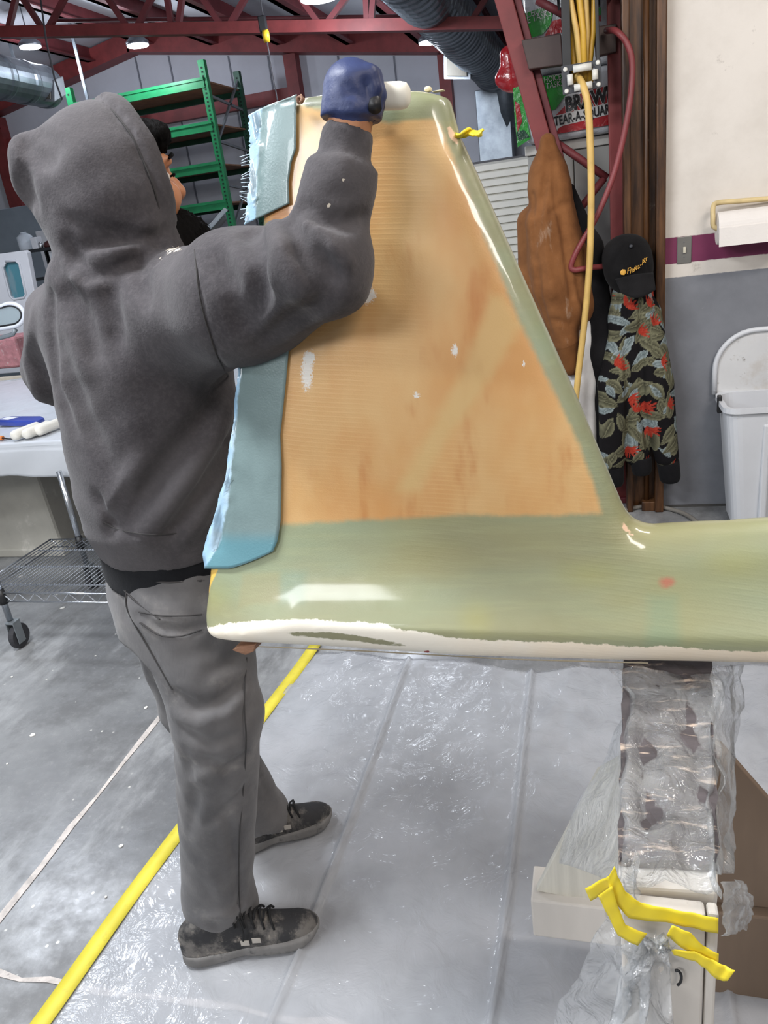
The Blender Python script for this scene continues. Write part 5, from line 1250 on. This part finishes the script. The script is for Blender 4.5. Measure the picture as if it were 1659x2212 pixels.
# joints
shR, elR, wrR = np.array([-.645, 1.185, 1.432]), aty(698, 580, 1.0), aty(758, 258, 1.045)
shL, elL, wrL = np.array([-.965, 1.285, 1.438]), aty(122, 800, 1.30), np.array([-.93, 1.46, 1.12])
hd = np.array([-.790, 1.265, 1.646]); HF = 52
hipR, hipL = np.array([-.80, 1.205, .90]), np.array([-.915, 1.30, .90])
knR, anR = aty(470, 1545, 1.15), aty(470, 1930, 1.15)
knL, anL = aty(420, 1520, 1.36), atz(560, 1752, .10)
def head_R(a):
    f = fd(a); r = rt(a); return np.array([f, r, [0, 0, 1]])
RH = head_R(HF)
# ---- continuous body
B = Vol((-1.15, .88, 0.03), (-.2, 1.72, 1.83), .0082); P_ = B.P
q = lambda f, r, u: hd + RH.T @ np.array([f, r, u])
F_ = smin(ellips(P_, q(-.012, 0, .03), (.098, .077, .10), RH), ellips(P_, q(.025, 0, -.045), (.072, .062, .07), RH), .03)
F_ = csmin(F_, P_, q(.088, 0, .028), q(.112, 0, -.012), .011, .017, .012)            # nose
F_ = csmin(F_, P_, q(.085, -.035, .035), q(.085, .035, .035), .014, .014, .015)      # brow
F_ = smin(F_, ellips(P_, q(.07, .045, -.02), (.028, .022, .03), RH), .02); F_ = smin(F_, ellips(P_, q(.07, -.045, -.02), (.028, .022, .03), RH), .02)
for s in (-1, 1): F_ = smax(F_, -ellips(P_, q(.092, s * .034, .012), (.014, .017, .011), RH), .012)
for s in (-1, 1): F_ = smin(F_, ellips(P_, q(-.012, s * .08, .0), (.028, .012, .034), RH), .01)
F_ = csmin(F_, P_, q(.07, -.02, -.068), q(.07, .02, -.068), .012, .012, .012)        # lips
F_ = csmin(F_, P_, q(-.015, 0, -.06), (-.835, 1.24, 1.50), .058, .066, .04)          # neck
F_ = smin(F_, loft(P_, [(.86, -.85, 1.25, .13, .105, 62), (1.0, -.845, 1.252, .13, .105, 62), (1.2, -.828, 1.258, .13, .105, 66), (1.36, -.812, 1.25, .13, .10, 75), (1.48, -.82, 1.24, .115, .08, 75), (1.52, -.82, 1.24, .08, .06, 75)]), .05)
for a, b, c_, r in ((shR, elR, wrR, 1), (shL, elL, wrL, -1)):
    F_ = csmin(F_, P_, a, b, .046, .034, .03); F_ = csmin(F_, P_, b, c_, .034, .027, .02)
for h, k, a in ((hipR, knR, anR), (hipL, knL, anL)):
    F_ = csmin(F_, P_, h, k, .072, .05, .04); F_ = csmin(F_, P_, k, a, .05, .036, .03)
def hand_sdf(P_, w, fwd, up, side, curl=1.0, k=.008, grow=0., sc=1.0, pl=1.0):
    """palm, four unequal curled fingers and a thumb. fwd: wrist->knuckles, up: back of the hand, side: towards the thumb"""
    fwd, up, side = unit(fwd), unit(up), unit(side); side = unit(side - fwd * side.dot(fwd)); up = unit(up - fwd * up.dot(fwd) - side * up.dot(side))
    g = lambda a, b, c_: w + (fwd * a * pl + up * b + side * c_) * sc
    R = np.array([fwd, up, side]); F = rbox(P_, g(.046, 0, 0), np.array((.046 * pl, .016, .040)) * sc + grow, .014, R)
    F = smin(F, rcone(P_, g(-.03, 0, 0), g(.02, 0, 0), .029 * sc + grow, .028 * sc + grow), .02)
    for i, (s, l) in enumerate(((.030, .92), (.010, 1.0), (-.011, .94), (-.030, .78))):
        a = g(.086, .004, s); t1 = 1.25 * curl; t2 = t1 + 1.55 * curl; t3 = t2 + .75 * curl
        dr = lambda t: fwd * math.cos(t) - up * math.sin(t)
        b = a + dr(t1) * .040 * l * sc; c_ = b + dr(t2) * .027 * l * sc; d = c_ + dr(t3) * .019 * l * sc
        f = smin(smin(rcone(P_, a, b, .0112 * sc + grow, .0102 * sc + grow), rcone(P_, b, c_, .0102 * sc + grow, .0092 * sc + grow), .003), rcone(P_, c_, d, .0092 * sc + grow, .008 * sc + grow), .003)
        F = smin(F, f, k)
    a = g(.016, -.008, .034); b = g(.046, -.034, .046); c_ = g(.070, -.050, .026 if curl > .7 else .05)
    F = smin(F, smin(rcone(P_, a, b, .0145 * sc + grow, .012 * sc + grow), rcone(P_, b, c_, .012 * sc + grow, .0095 * sc + grow), .004), k); return F
hfR, huR, hsR = np.array([.12, .16, 1.0]), np.array([-.94, -.30, .2]), np.array([-.30, .94, 0.0])
fL = unit(fd(60) + [0, 0, -.3]); uL = np.array([0, 0, 1.]); sL = np.cross(uL, fL)
F_ = smin(F_, hand_sdf(P_, wrL + fL * .03, fL, uL, -sL, .4), .01)
F_ = csmin(F_, P_, wrR, wrR + unit(hfR) * .02, .027, .024, .01)
B.F = F_
body = B.build('body', M_skin, person, 1)
# ---- eye, brows, hair, beard
M_hair = NT('black_hair'); M_hair.set(Base_Color=M_hair.mix(M_hair.noise(90, 3, stretch=(1, 1, .2)), C(5, 4, 4), C(14, 12, 12)), Roughness=.8, Specular_IOR_Level=.1); M_hair.bump(M_hair.noise(160, 3, stretch=(1, 1, .25)), .8, .004); M_hair = M_hair.m
Hh = Vol(hd - .17, hd + .17, .005); P_ = Hh.P
cap_ = ellips(P_, q(-.008, 0, .032), (.106, .084, .100), RH)
rel = (P_ - hd) @ RH.T.astype(np.float32)
cap_ = smax(cap_, (.052 - rel[..., 2]) - np.clip(-(rel[..., 0] - .03), 0, 1) * 1.2, .015)
cap_ = smax(cap_, -.045 - rel[..., 0], .02)
Hh.F = smin(cap_, ellips(P_, q(.080, .01, .078), (.030, .055, .026), RH), .02)
Hh.near(.03, lambda p: .003 * np.sin(p[:, 0] * 400) * np.sin(p[:, 1] * 370 + p[:, 2] * 90)); Hh.build('hair', M_hair, person)
Bd = Vol(hd - [.2, .2, .26], hd + [.22, .22, .06], .005); P_ = Bd.P
F_ = ellips(P_, q(.072, 0, -.100), (.078, .074, .062), RH)
F_ = csmin(F_, P_, q(.10, 0, -.11), q(.118, .0, -.160), .052, .034, .03)
F_ = csmin(F_, P_, q(.045, .058, -.045), q(.06, .045, -.10), .020, .034, .02); F_ = csmin(F_, P_, q(.045, -.058, -.045), q(.06, -.045, -.10), .020, .034, .02)
F_ = csmin(F_, P_, q(.095, .03, -.058), q(.095, -.03, -.058), .012, .012, .015)
Bd.F = F_; Bd.near(.03, lambda p: .0035 * np.sin(p[:, 0] * 330 + 2 * np.sin(p[:, 2] * 60)) * np.sin(p[:, 1] * 350 + p[:, 2] * 100)); beard = Bd.build('beard', M_hair, person)
hm = MB()
for i in range(420):      # stray beard hairs
    a = random.uniform(-1.5, 1.5); p = q(.09 + .06 * math.cos(a), .062 * math.sin(a), random.uniform(-.17, -.07)); d = unit(RH.T @ np.array([math.cos(a), math.sin(a), -.9 + random.uniform(-.5, .3)]))
    hm.tube([p, p + d * random.uniform(.006, .016)], [.0006, .0002], 3, cap=False)
o = hm.build('stray_hair', M_hair, beard); o['kind'] = 'stuff'
for s, nm in ((-1, 0), (1, 1)):
    MB().tube([q(.099, s * .014, .040), q(.102, s * .032, .046), q(.086, s * .054, .038)], [.003, .004, .002], 6).build('eyebrow', M_hair, person, smooth=True)
    MB().tube([q(.094, s * .024, .012), q(.097, s * .036, .014), q(.090, s * .048, .010)], [.0015, .0028, .0015], 6).build('eyelash', M_hair, person, smooth=True)
M_eye = mat('eye_white', C(214, 208, 200), .2)
for s in (-1, 1):
    V_ = Vol(q(.078, s * .034, .010) - .016, q(.078, s * .034, .010) + .016, .003); V_.F = ellips(V_.P, q(.078, s * .034, .010), (.011, .011, .011)); V_.build('eye', M_eye, person)

# ---- sweatshirt with hood: one garment
Hd = Vol((-1.21, .90, .96), (-.20, 1.62, 1.84), .0068); P_ = Hd.P
F_ = loft(P_, [(.985, -.845, 1.255, .158, .134, 62), (1.01, -.845, 1.255, .165, .140, 62), (1.05, -.842, 1.256, .174, .154, 62), (1.12, -.834, 1.262, .182, .164, 64), (1.22, -.826, 1.262, .180, .162, 67), (1.36, -.812, 1.252, .176, .150, 75), (1.435, -.822, 1.242, .165, .125, 76), (1.49, -.818, 1.24, .135, .105, 76), (1.535, -.815, 1.24, .10, .085, 76)])
F_ = csmin(F_, P_, (-.78, 1.225, 1.452), shR + [0, 0, .008], .085, .092, .05)
F_ = csmin(F_, P_, (-.88, 1.26, 1.45), shL, .08, .072, .05)
F_ = csmin(F_, P_, shR, shR + (elR - shR) * .45, .098, .098, .04)
F_ = csmin(F_, P_, shR + (elR - shR) * .45, elR, .096, .064, .03)
F_ = csmin(F_, P_, elR, elR + (wrR - elR) * .5, .060, .044, .025)
fore = smax(rcone(P_, elR + (wrR - elR) * .5, elR + (wrR - elR) * .95, .045, .047), ((P_ - (elR + (wrR - elR) * .72).astype(np.float32)) @ unit(wrR - elR).astype(np.float32)), .012); F_ = smin(F_, fore, .02)
cuf = smax(rcone(P_, elR + (wrR - elR) * .66, wrR + (wrR - elR) * .035, .0345, .033), ((P_ - (wrR - (wrR - elR) * .055)) @ unit(wrR - elR).astype(np.float32)), .004)
F_ = smin(F_, cuf, .006)
F_ = csmin(F_, P_, shL, elL, .072, .060, .03); F_ = csmin(F_, P_, elL, wrL, .058, .045, .03)
# hood
hb = q(-.06, 0, .005); tip = aty(60, 328, 1.20)
hoodF = smin(ellips(P_, q(-.002, 0, .010), (.118, .106, .130), RH), ellips(P_, q(-.026, 0, -.06), (.102, .102, .10), RH), .05)
hoodF = smin(hoodF, rcone(P_, q(-.01, 0, .0), tip, .094, .030), .05)
hoodF = smin(hoodF, rcone(P_, q(-.01, 0, -.03), aty(84, 402, 1.21), .090, .036), .04)
nrm = unit(RH.T @ np.array([1, 0, .16])).astype(np.float32)
rimp = q(.060, 0, .0)
cutd = (P_ - rimp.astype(np.float32)) @ nrm
inner = smin(ellips(P_, q(.02, 0, .010), (.10, .086, .112), RH), ellips(P_, q(.02, 0, -.05), (.10, .082, .088), RH), .04)
hoodF = smax(hoodF, cutd, .012)
rim = smax(np.abs(cutd + .016) - .016, np.abs(np.minimum(ellips(P_, q(-.002, 0, .010), (.119, .107, .131), RH), 1)) - .008, .006)
hoodF = smin(hoodF, rim, .008)
F_ = csmin(F_, P_, q(-.012, 0, -.07), (-.812, 1.248, 1.50), .096, .10, .04)
ring = np.hypot(np.hypot(P_[..., 0] + .806, P_[..., 1] - 1.248) - .094, P_[..., 2] - (1.520 + .12 * (P_[..., 0] + .82))) - .030
F_ = smin(F_, ring, .022)
F_ = smin(F_, hoodF, .018)
F_ = smax(F_, -smax(inner, -cutd - .045, .01), .006)
Hd.F = F_
folds = [
 # sleeve: big folds by the shoulder and the bent elbow
 ([(540, 500), (560, 560), (555, 640), (530, 700)], .020, .016), ([(590, 490), (612, 540), (600, 600)], -.010, .018), ([(628, 480), (650, 540), (690, 590)], .018, .014),
 ([(655, 452), (690, 474), (745, 482), (790, 470)], .014, .010), ([(648, 470), (690, 520), (745, 560)], -.010, .014), ([(665, 500), (700, 560), (720, 600)], .016, .012), ([(690, 415), (720, 425), (765, 420)], .004, .010),
 ([(470, 560), (500, 620), (520, 700)], .008, .018),  ([(560, 740), (640, 690), (700, 640)], .006, .018), ([(735, 320), (745, 400)], -.004, .014), ([(620, 520), (640, 600), (660, 650)], -.006, .02),
 # armhole seam
 ([(418, 530), (424, 600), (440, 680), (465, 760), (500, 822)], .0055, .0055), ([(426, 530), (432, 600), (449, 680), (474, 760), (505, 812)], -.003, .005),
 # yoke / hood base
 ([(150, 570), (180, 600), (240, 590), (300, 555), (345, 525)], .012, .012), ([(185, 535), (250, 520), (330, 515)], .014, .012), ([(150, 520), (160, 560), (190, 580)], .010, .012), ([(160, 600), (210, 615), (270, 590)], -.008, .014), ([(200, 550), (260, 545), (320, 530)], -.010, .012),
 ([(300, 560), (305, 600), (315, 650)], .010, .016), ([(340, 550), (330, 570)], .008, .012), ([(120, 590), (150, 640), (180, 700), (200, 760)], .012, .022), ([(160, 640), (175, 720), (190, 800)], -.006, .02), ([(235, 620), (245, 680), (250, 740)], .007, .02),
 # back and side drapes
 ([(110, 640), (108, 730), (120, 830), (160, 930)], .008, .014), ([(75, 680), (62, 780), (85, 860)], -.006, .018), ([(480, 830), (420, 930), (330, 1040), (250, 1130)], .010, .022), ([(500, 860), (450, 980), (380, 1080), (310, 1160)], -.010, .022), ([(490, 960), (440, 1050), (375, 1140)], .013, .018), ([(470, 1050), (430, 1120), (395, 1165)], -.008, .016),
 ([(300, 1000), (270, 1070), (240, 1120)], -.010, .020), ([(280, 1050), (245, 1110), (235, 1150)], .010, .012), ([(210, 1070), (225, 1110), (250, 1130)], .010, .010), ([(240, 760), (280, 880), (300, 980)], -.004, .03), ([(130, 760), (180, 900), (230, 1000)], .006, .025),
 # hem band
 ([(215, 1125), (250, 1150), (330, 1162), (440, 1145)], .004, .005),
 # hood: pointed back, rim seam
 ([(45, 300), (70, 330), (110, 350)], .012, .014), ([(52, 370), (62, 420), (75, 440)], .010, .012), ([(40, 400), (60, 435)], .008, .012), ([(85, 290), (120, 320)], .006, .014), ([(196, 202), (240, 232), (290, 300), (325, 380), (348, 460), (350, 520)], .0065, .0055),
 ([(345, 455), (335, 480), (345, 500)], .0045, .010), ([(300, 490), (335, 480), (350, 470)], -.006, .012), ([(140, 470), (200, 500), (280, 505)], .006, .014),
]
for l, a, w in folds: Hd.fold(l, a * ((3.6 if l[0][0] > 500 else 2.8) if abs(a) >= .006 else 1.), w * .85)
Hd.near(.02, lambda p: .0022 * (np.sin(p[:, 0] * 41 + 3 * np.sin(p[:, 2] * 17)) * np.sin(p[:, 2] * 33 + p[:, 1] * 29)))
hoodie = Hd.build('hooded_sweatshirt', M_hood, person, 1); hoodie['label'] = 'charcoal hooded sweatshirt'
hv = np.array([v.co[:] for v in hoodie.data.vertices]) + wloc(hoodie)
qc = (hv - EYE) @ WM; PU = CPX[0] + FPX * qc[:, 0] / qc[:, 2]; PV = CPX[1] + FPX * qc[:, 1] / qc[:, 2]
nn = RNG.random(len(hv))
sp = np.full(len(hv), -1.)
for cx, cy, a, b in [(742, 392, 9, 14), (735, 368, 5, 5), (708, 443, 9, 3), (375, 538, 26, 10), (348, 560, 8, 8), (365, 545, 14, 6)]:
    sp = np.maximum(sp, 1 - np.hypot((PU - cx) / a, (PV - cy) / b) - 1.1 * nn)
attr(hoodie, 'paint', np.where(qc[:, 2] < 1.6, sp, -1))
# ribbed cuff and waistband lines as stitched seams
# ---- black tee hem showing below
Te = Vol((-1.1, 1.03, .90), (-.62, 1.48, 1.06), .006); P_ = Te.P
Te.F = smax(loft(P_, [(.915, -.851, 1.255, .156, .130, 62), (.93, -.850, 1.255, .160, .134, 62), (1.05, -.847, 1.254, .156, .130, 62)]), -loft(P_, [(.88, -.851, 1.255, .148, .122, 62), (1.08, -.847, 1.254, .148, .122, 62)]), .004)
tz = P_[..., 2] - (.925 + .10 * (P_[..., 0] + .87) * -1. + .0)
Te.F = smax(Te.F, .93 + .14 * (-.87 - P_[..., 0]) - P_[..., 2] - .01, .004)
Te.build('black_shirt_hem', M_tee, person, 1)
# ---- trousers
Tr = Vol((-1.14, 1.00, .03), (-.56, 1.62, 1.02), .0066); P_ = Tr.P
F_ = loft(P_, [(.80, -.856, 1.256, .155, .138, 58), (.88, -.853, 1.256, .156, .140, 60), (.96, -.850, 1.255, .149, .126, 62), (1.0, -.848, 1.254, .144, .120, 62)])
for h, k, a, ra in ((hipR, knR, anR, (.118, .090, .080)), (hipL, knL, anL, (.112, .080, .070))):
    F_ = csmin(F_, P_, h - [0, 0, .03], k, ra[0], ra[1], .035); F_ = csmin(F_, P_, k, a, ra[1], ra[2], .025)
    F_ = csmin(F_, P_, a, [a[0] + .01, a[1] + .005, .085], ra[2], ra[2] * .98, .02)
F_ = smax(F_, .058 + .10 * (-.80 - P_[..., 0]) - P_[..., 2] + .012 * np.sin(P_[..., 0] * 70), .006)
Tr.F = F_
for l, a, w in [
 ([(300, 1330), (340, 1355), (400, 1362), (440, 1352)], .010, .008), ([(300, 1320), (350, 1328), (440, 1325)], .003, .004), ([(245, 1255), (290, 1300), (340, 1345)], .004, .004), ([(262, 1265), (268, 1330), (320, 1400), (380, 1500)], .006, .010), ([(270, 1240), (340, 1256), (440, 1252)], .0035, .004),
 ([(385, 1500), (420, 1530), (470, 1520), (520, 1480)], .014, .012), ([(375, 1540), (430, 1560), (490, 1540), (540, 1490)], -.010, .014), ([(400, 1580), (450, 1610), (510, 1590)], .010, .012), ([(440, 1640), (490, 1660), (530, 1630)], .008, .012), ([(420, 1690), (470, 1650)], -.007, .014), ([(460, 1450), (500, 1430), (540, 1400)], .008, .014), ([(400, 1620), (420, 1720), (410, 1800)], .006, .014), ([(480, 1720), (500, 1800), (515, 1900), (518, 2000)], .006, .010), ([(450, 1860), (480, 1940), (490, 2010)], -.005, .014), ([(430, 2010), (470, 2030), (520, 2000)], .008, .010), ([(440, 1980), (500, 1975), (545, 1940)], -.006, .012), ([(450, 1780), (500, 1740), (530, 1700)], .007, .012), ([(400, 1420), (450, 1400), (520, 1420)], .005, .016),
 ([(530, 1460), (525, 1560), (530, 1640)], .004, .006), ([(560, 1680), (580, 1720)], .006, .008), ([(545, 1690), (560, 1740)], .004, .006)]:
    Tr.fold(l, a * (1.7 if abs(a) >= .006 else 1.), w)
Tr.near(.02, lambda p: .0018 * np.sin(p[:, 2] * 55 + 4 * np.sin(p[:, 0] * 22)) * np.sin(p[:, 0] * 37 + p[:, 1] * 31))
tro = Tr.build('work_trousers', M_jean, person, 1); tro['label'] = 'faded grey work trousers'
def stitch(px, name='seam', r=.0016, vol=Tr, m=None, par=None):
    H = [vol.hit(*p) for p in px]; H = [h + unit(EYE - h) * .0042 for h in H if h is not None]
    if len(H) > 1: MB().tube(spline(H, 5), r, 5).build(name, m or mat('dark_seam_thread', C(58, 56, 56), .9), par or tro)
stitch([(300, 1322), (350, 1330), (400, 1330), (436, 1327)], 'pocket_seam'); stitch([(302, 1345), (345, 1372), (390, 1374), (436, 1360)], 'pocket_seam')
stitch([(246, 1252), (290, 1296), (345, 1338)], 'yoke_seam'); stitch([(276, 1245), (350, 1258), (436, 1254)], 'waistband_seam'); stitch([(272, 1275), (276, 1320), (318, 1395), (372, 1490)], 'seat_seam')
for u, v in ((262, 1238), (292, 1250)):
    a, b = Tr.hit(u, v - 14), Tr.hit(u - 4, v + 10)
    if a is not None and b is not None: MB().bar(a + unit(EYE - a) * .003, b + unit(EYE - b) * .003, .012, .004, up=unit(EYE - a)).build('belt_loop', M_jean, tro, bev=.001)
stitch([(533, 1420), (528, 1520), (532, 1600), (526, 1700), (518, 1800), (516, 1900), (520, 1990)], 'side_seam')
stitch([(420, 540), (424, 580), (428, 620), (440, 680), (452, 720), (465, 760), (482, 795), (494, 812)], 'armhole_seam', .0014, Hd, None, hoodie)
stitch([(200, 212), (222, 222), (240, 236), (265, 266), (288, 300), (306, 340), (323, 380), (335, 415), (344, 450)], 'hood_seam', .0016, Hd, None, hoodie)
stitch([(222, 1128), (250, 1142), (290, 1151), (330, 1155), (380, 1152), (432, 1144)], 'hem_seam', .0012, Hd, None, hoodie)

# ---- shoes
def shoe_mat():
    t = NT('dusty_black_leather'); n = t.noise(14, 6, .7); c = t.mix(t.ramp(n, .42, .62), C(40, 40, 42), C(104, 100, 96)); c = t.mix(t.math('MULTIPLY', t.ramp(t.noise(30, 5, .7), .58, .7), .7), c, C(150, 142, 132)); t.set(Base_Color=c, Roughness=.75); t.bump(t.noise(120, 3), .3, .002); return t.m
M_shoe = shoe_mat(); M_sole = mat('dusty_grey_sole', C(112, 110, 108), .8, var=.2, vs=14, col2=C(66, 66, 66)); M_lace = mat('black_lace', C(22, 22, 24), .8); M_patch = mat('pale_eyelet_patch', C(168, 162, 154), .8)
def shoe(heel, toe, lab, side):
    heel, toe = np.array([*heel, 0.]), np.array([*toe, 0.]); d = unit(toe - heel); r = np.array([d[1], -d[0], 0]); L = np.linalg.norm(toe - heel); z0 = .012
    o = empty('work_shoe', (heel + toe) / 2, None, None); o.parent = None
    g = lambda a, b, c_: heel + d * (a * L) + r * (b * side) + np.array([0, 0, c_ + z0])
    lo = np.minimum(heel, toe) - [.08, .08, 0.0]; hi = np.maximum(heel, toe) + [.08, .08, .19]
    R = np.array([d, r * side, [0, 0, 1]])
    S = Vol(lo, hi, .0042); P_ = S.P
    # sole outline
    so = smin(smin(rcone(P_, g(.13, 0, .012), g(.13, 0, .012), .036, .036), rcone(P_, g(.13, 0, .012), g(.45, .004, .012), .035, .036), .02), rcone(P_, g(.45, .004, .012), g(.82, .010, .014), .037, .047), .02)
    rel = (P_ - heel.astype(np.float32)) @ R.T.astype(np.float32); zz = P_[..., 2] - z0; aa = rel[..., 0] / L
    top = .030 + .006 * np.clip(.3 - aa, 0, 1); bot = -.0 + .022 * np.clip((aa - .78) / .22, 0, 1) ** 2 + .006 * np.exp(-((aa - .4) / .1) ** 2)
    flat = np.hypot(0, 0) + 0
    plan = smin(smin(np.hypot((aa - .16) * L, rel[..., 1]) - .040, np.abs(rel[..., 1] - .002) - np.interp(aa, [0, .15, .42, .75, .9, 1.0], [.03, .040, .037, .051, .045, .02]).astype(np.float32), .001), np.hypot((aa - .80) * L, rel[..., 1] - .006) - .053, .02)
    plan = np.maximum(np.abs(rel[..., 1] - .004 * aa) - np.interp(aa, [-.02, .0, .04, .12, .3, .45, .6, .75, .86, .94, .985, 1.01], [0, .018, .030, .038, .038, .037, .045, .050, .047, .036, .018, 0]).astype(np.float32), np.maximum(-aa, aa - 1) * L)
    S.F = smax(smax(plan, zz - top, .006), bot - zz, .004); sole = S.build('sole', M_sole, o, 1)
    U = Vol(lo, hi, .0042); hgt = np.interp(aa, [-.02, 0, .08, .2, .35, .45, .6, .75, .88, .97, 1.02], [.05, .09, .11, .118, .112, .104, .082, .062, .054, .042, .02]).astype(np.float32)
    taper = .75 * np.clip((zz - .03) / .09, 0, 1) ** 1.5
    wid = np.interp(aa, [-.02, .0, .04, .12, .3, .45, .6, .75, .86, .94, .985, 1.01], [0, .016, .028, .035, .036, .035, .042, .047, .044, .034, .016, 0]).astype(np.float32)
    body_ = np.maximum(np.abs(rel[..., 1] - .004 * aa) - wid * (1 - .45 * np.clip(zz / np.maximum(hgt, .03), 0, 1) ** 2.2), np.maximum(-aa - .0, aa - 1) * L)
    U.F = smax(smax(body_, zz - hgt, .022), .022 - zz, .004)
    up = U.build('upper', M_shoe, o, 2)
    tc = Vol(lo, hi, .0042); tc.F = smax(U.F - .0008, (.79 - aa) * L + .03 * (np.abs(rel[..., 1]) / .05) ** 2, .004); tc.build('toe_cap', M_shoe, o, 3)
    T_ = Vol(lo, hi, .005); T_.F = smax(rcone(P_ if T_.P.shape == P_.shape else T_.P, g(.36, 0, .085), g(.26, 0, .135), .026, .028), g(.2, 0, .14)[2] - .0 - T_.P[..., 2] - .06, .004); T_.build('tongue', M_shoe, o, 1)
    for i, a in enumerate(np.linspace(.40, .66, 5)):
        zt = np.interp(a, [.35, .45, .6, .75], [.112, .104, .084, .066]) + .006; w = .026
        MB().tube([g(a + .02, w + .006, zt - .024), g(a + .005, w * .7, zt - .003), g(a, 0, zt + .002), g(a + .01, -w * .7, zt - .003), g(a + .02, -w - .006, zt - .024)], .0028, 6).build('lace', M_lace, o, smooth=True)
        if i < 4: MB().tube([g(a + .02, w * .8, zt - .008), g(a + .035, 0, zt), g(a + .065, -w * .8, zt - .014)], .0026, 6).build('lace', M_lace, o, smooth=True)
    MB().tube(spline([g(.37, 0, .122), g(.32, .012, .148), g(.34, .03, .158), g(.40, .034, .148), g(.41, .02, .13)], 5), .0024, 6).build('lace_loop', M_lace, o, smooth=True)
    MB().tube(spline([g(.39, 0, .118), g(.44, .02, .112), g(.47, .04, .085), g(.46, .044, .06)], 5), .0024, 6).build('lace_end', M_lace, o, smooth=True)
    for a in (.47, .55): MB().box((0, 0, 0), (.001, .001, .001)) if False else MB().prism([g(a - .03, .0445, .05), g(a + .03, .0465, .048), g(a + .03, .0455, .060), g(a - .03, .0425, .062)], r * side * .002).build('eyelet_patch', M_patch, o)
    o['label'] = lab
    o.parent = person; o.location = tuple(np.array(o.location) - np.array(person.location)); return o
sR = shoe((-.952, 1.065), (-.658, 1.192), 'right dusty black work shoe', 1)
sL2 = shoe((-.985, 1.372), (-.742, 1.542), 'left dusty black work shoe', 1)
# ---- glove on the raised hand
M_glove = NT('navy_nitrile'); M_glove.set(Base_Color=M_glove.mix(M_glove.ramp(M_glove.noise(18, 4), .3, .7), C(34, 44, 84), C(50, 62, 104)), Roughness=.5); M_glove.bump(M_glove.noise(60, 4, .6), .35, .003); M_glove = M_glove.m
Gv = Vol(wrR - [.09, .09, .04], wrR + [.12, .10, .16], .0032); P_ = Gv.P
hw = wrR + unit(hfR) * .004
F_ = hand_sdf(P_, hw, hfR, huR, hsR, 1.0, .0028, .0016, .86, .46)
gcuff = smax(rcone(P_, hw - unit(hfR) * .01, hw + unit(hfR) * .03, .040, .036), -rcone(P_, hw - unit(hfR) * .03, hw + unit(hfR) * .02, .036, .030), .003)
gcuff = smax(gcuff, -((P_ - (hw - unit(hfR) * .004).astype(np.float32)) @ unit(hfR).astype(np.float32)), .003)
Gv.F = smin(F_, gcuff, .012)
for l in ([(725, 215), (760, 205), (790, 215)], [(740, 185), (765, 200)], [(790, 175), (800, 215)], [(720, 235), (755, 228)]): Gv.fold(l, .003, .005)
gl = Gv.build('glove', M_glove, person, 1); gl['label'] = 'navy blue nitrile glove'
# ---- roller held in that hand
ro = empty('paint_roller', aty(860, 207, 1.075), 'white foam mini roller held in the blue gloved hand', 'paint roller')
rl = aty(884, 206, 1.075); rl0 = rl - np.array([.088, -.0, -.011])
ax_ = unit(rl - rl0); L_ = np.linalg.norm(rl - rl0); rr_ = .0165
M_foamr = mat('white_foam_sleeve', C(236, 232, 218), .8, var=.04, col2=C(222, 196, 140), c2=(.66, .8), vs=10)
MB().lathe([(.006, 0), (rr_ * .9, .002), (rr_, .006), (rr_, L_ - .012), (rr_ * .9, L_ - .004), (rr_ * .6, L_), (.002, L_ + .001)], rl0, 24, ax=ax_).build('sleeve', M_foamr, ro, smooth=True)
grip = hw + unit(hfR) * .036 - unit(huR) * .028
MB().tube(spline([rl0, rl0 - ax_ * .012, rl0 - ax_ * .010 + [.0, -.004, -.012], grip + [0, 0, .0]], 5), .0028, 8).build('wire_frame', M_sil, ro, smooth=True)
gd = unit(aty(812, 256, 1.0) - grip)
MB().tube([grip - gd * .03, grip - gd * .01, grip + gd * .02, grip + gd * .05], [.007, .008, .008, .0085], 10).build('handle', M_blk, ro, smooth=True)
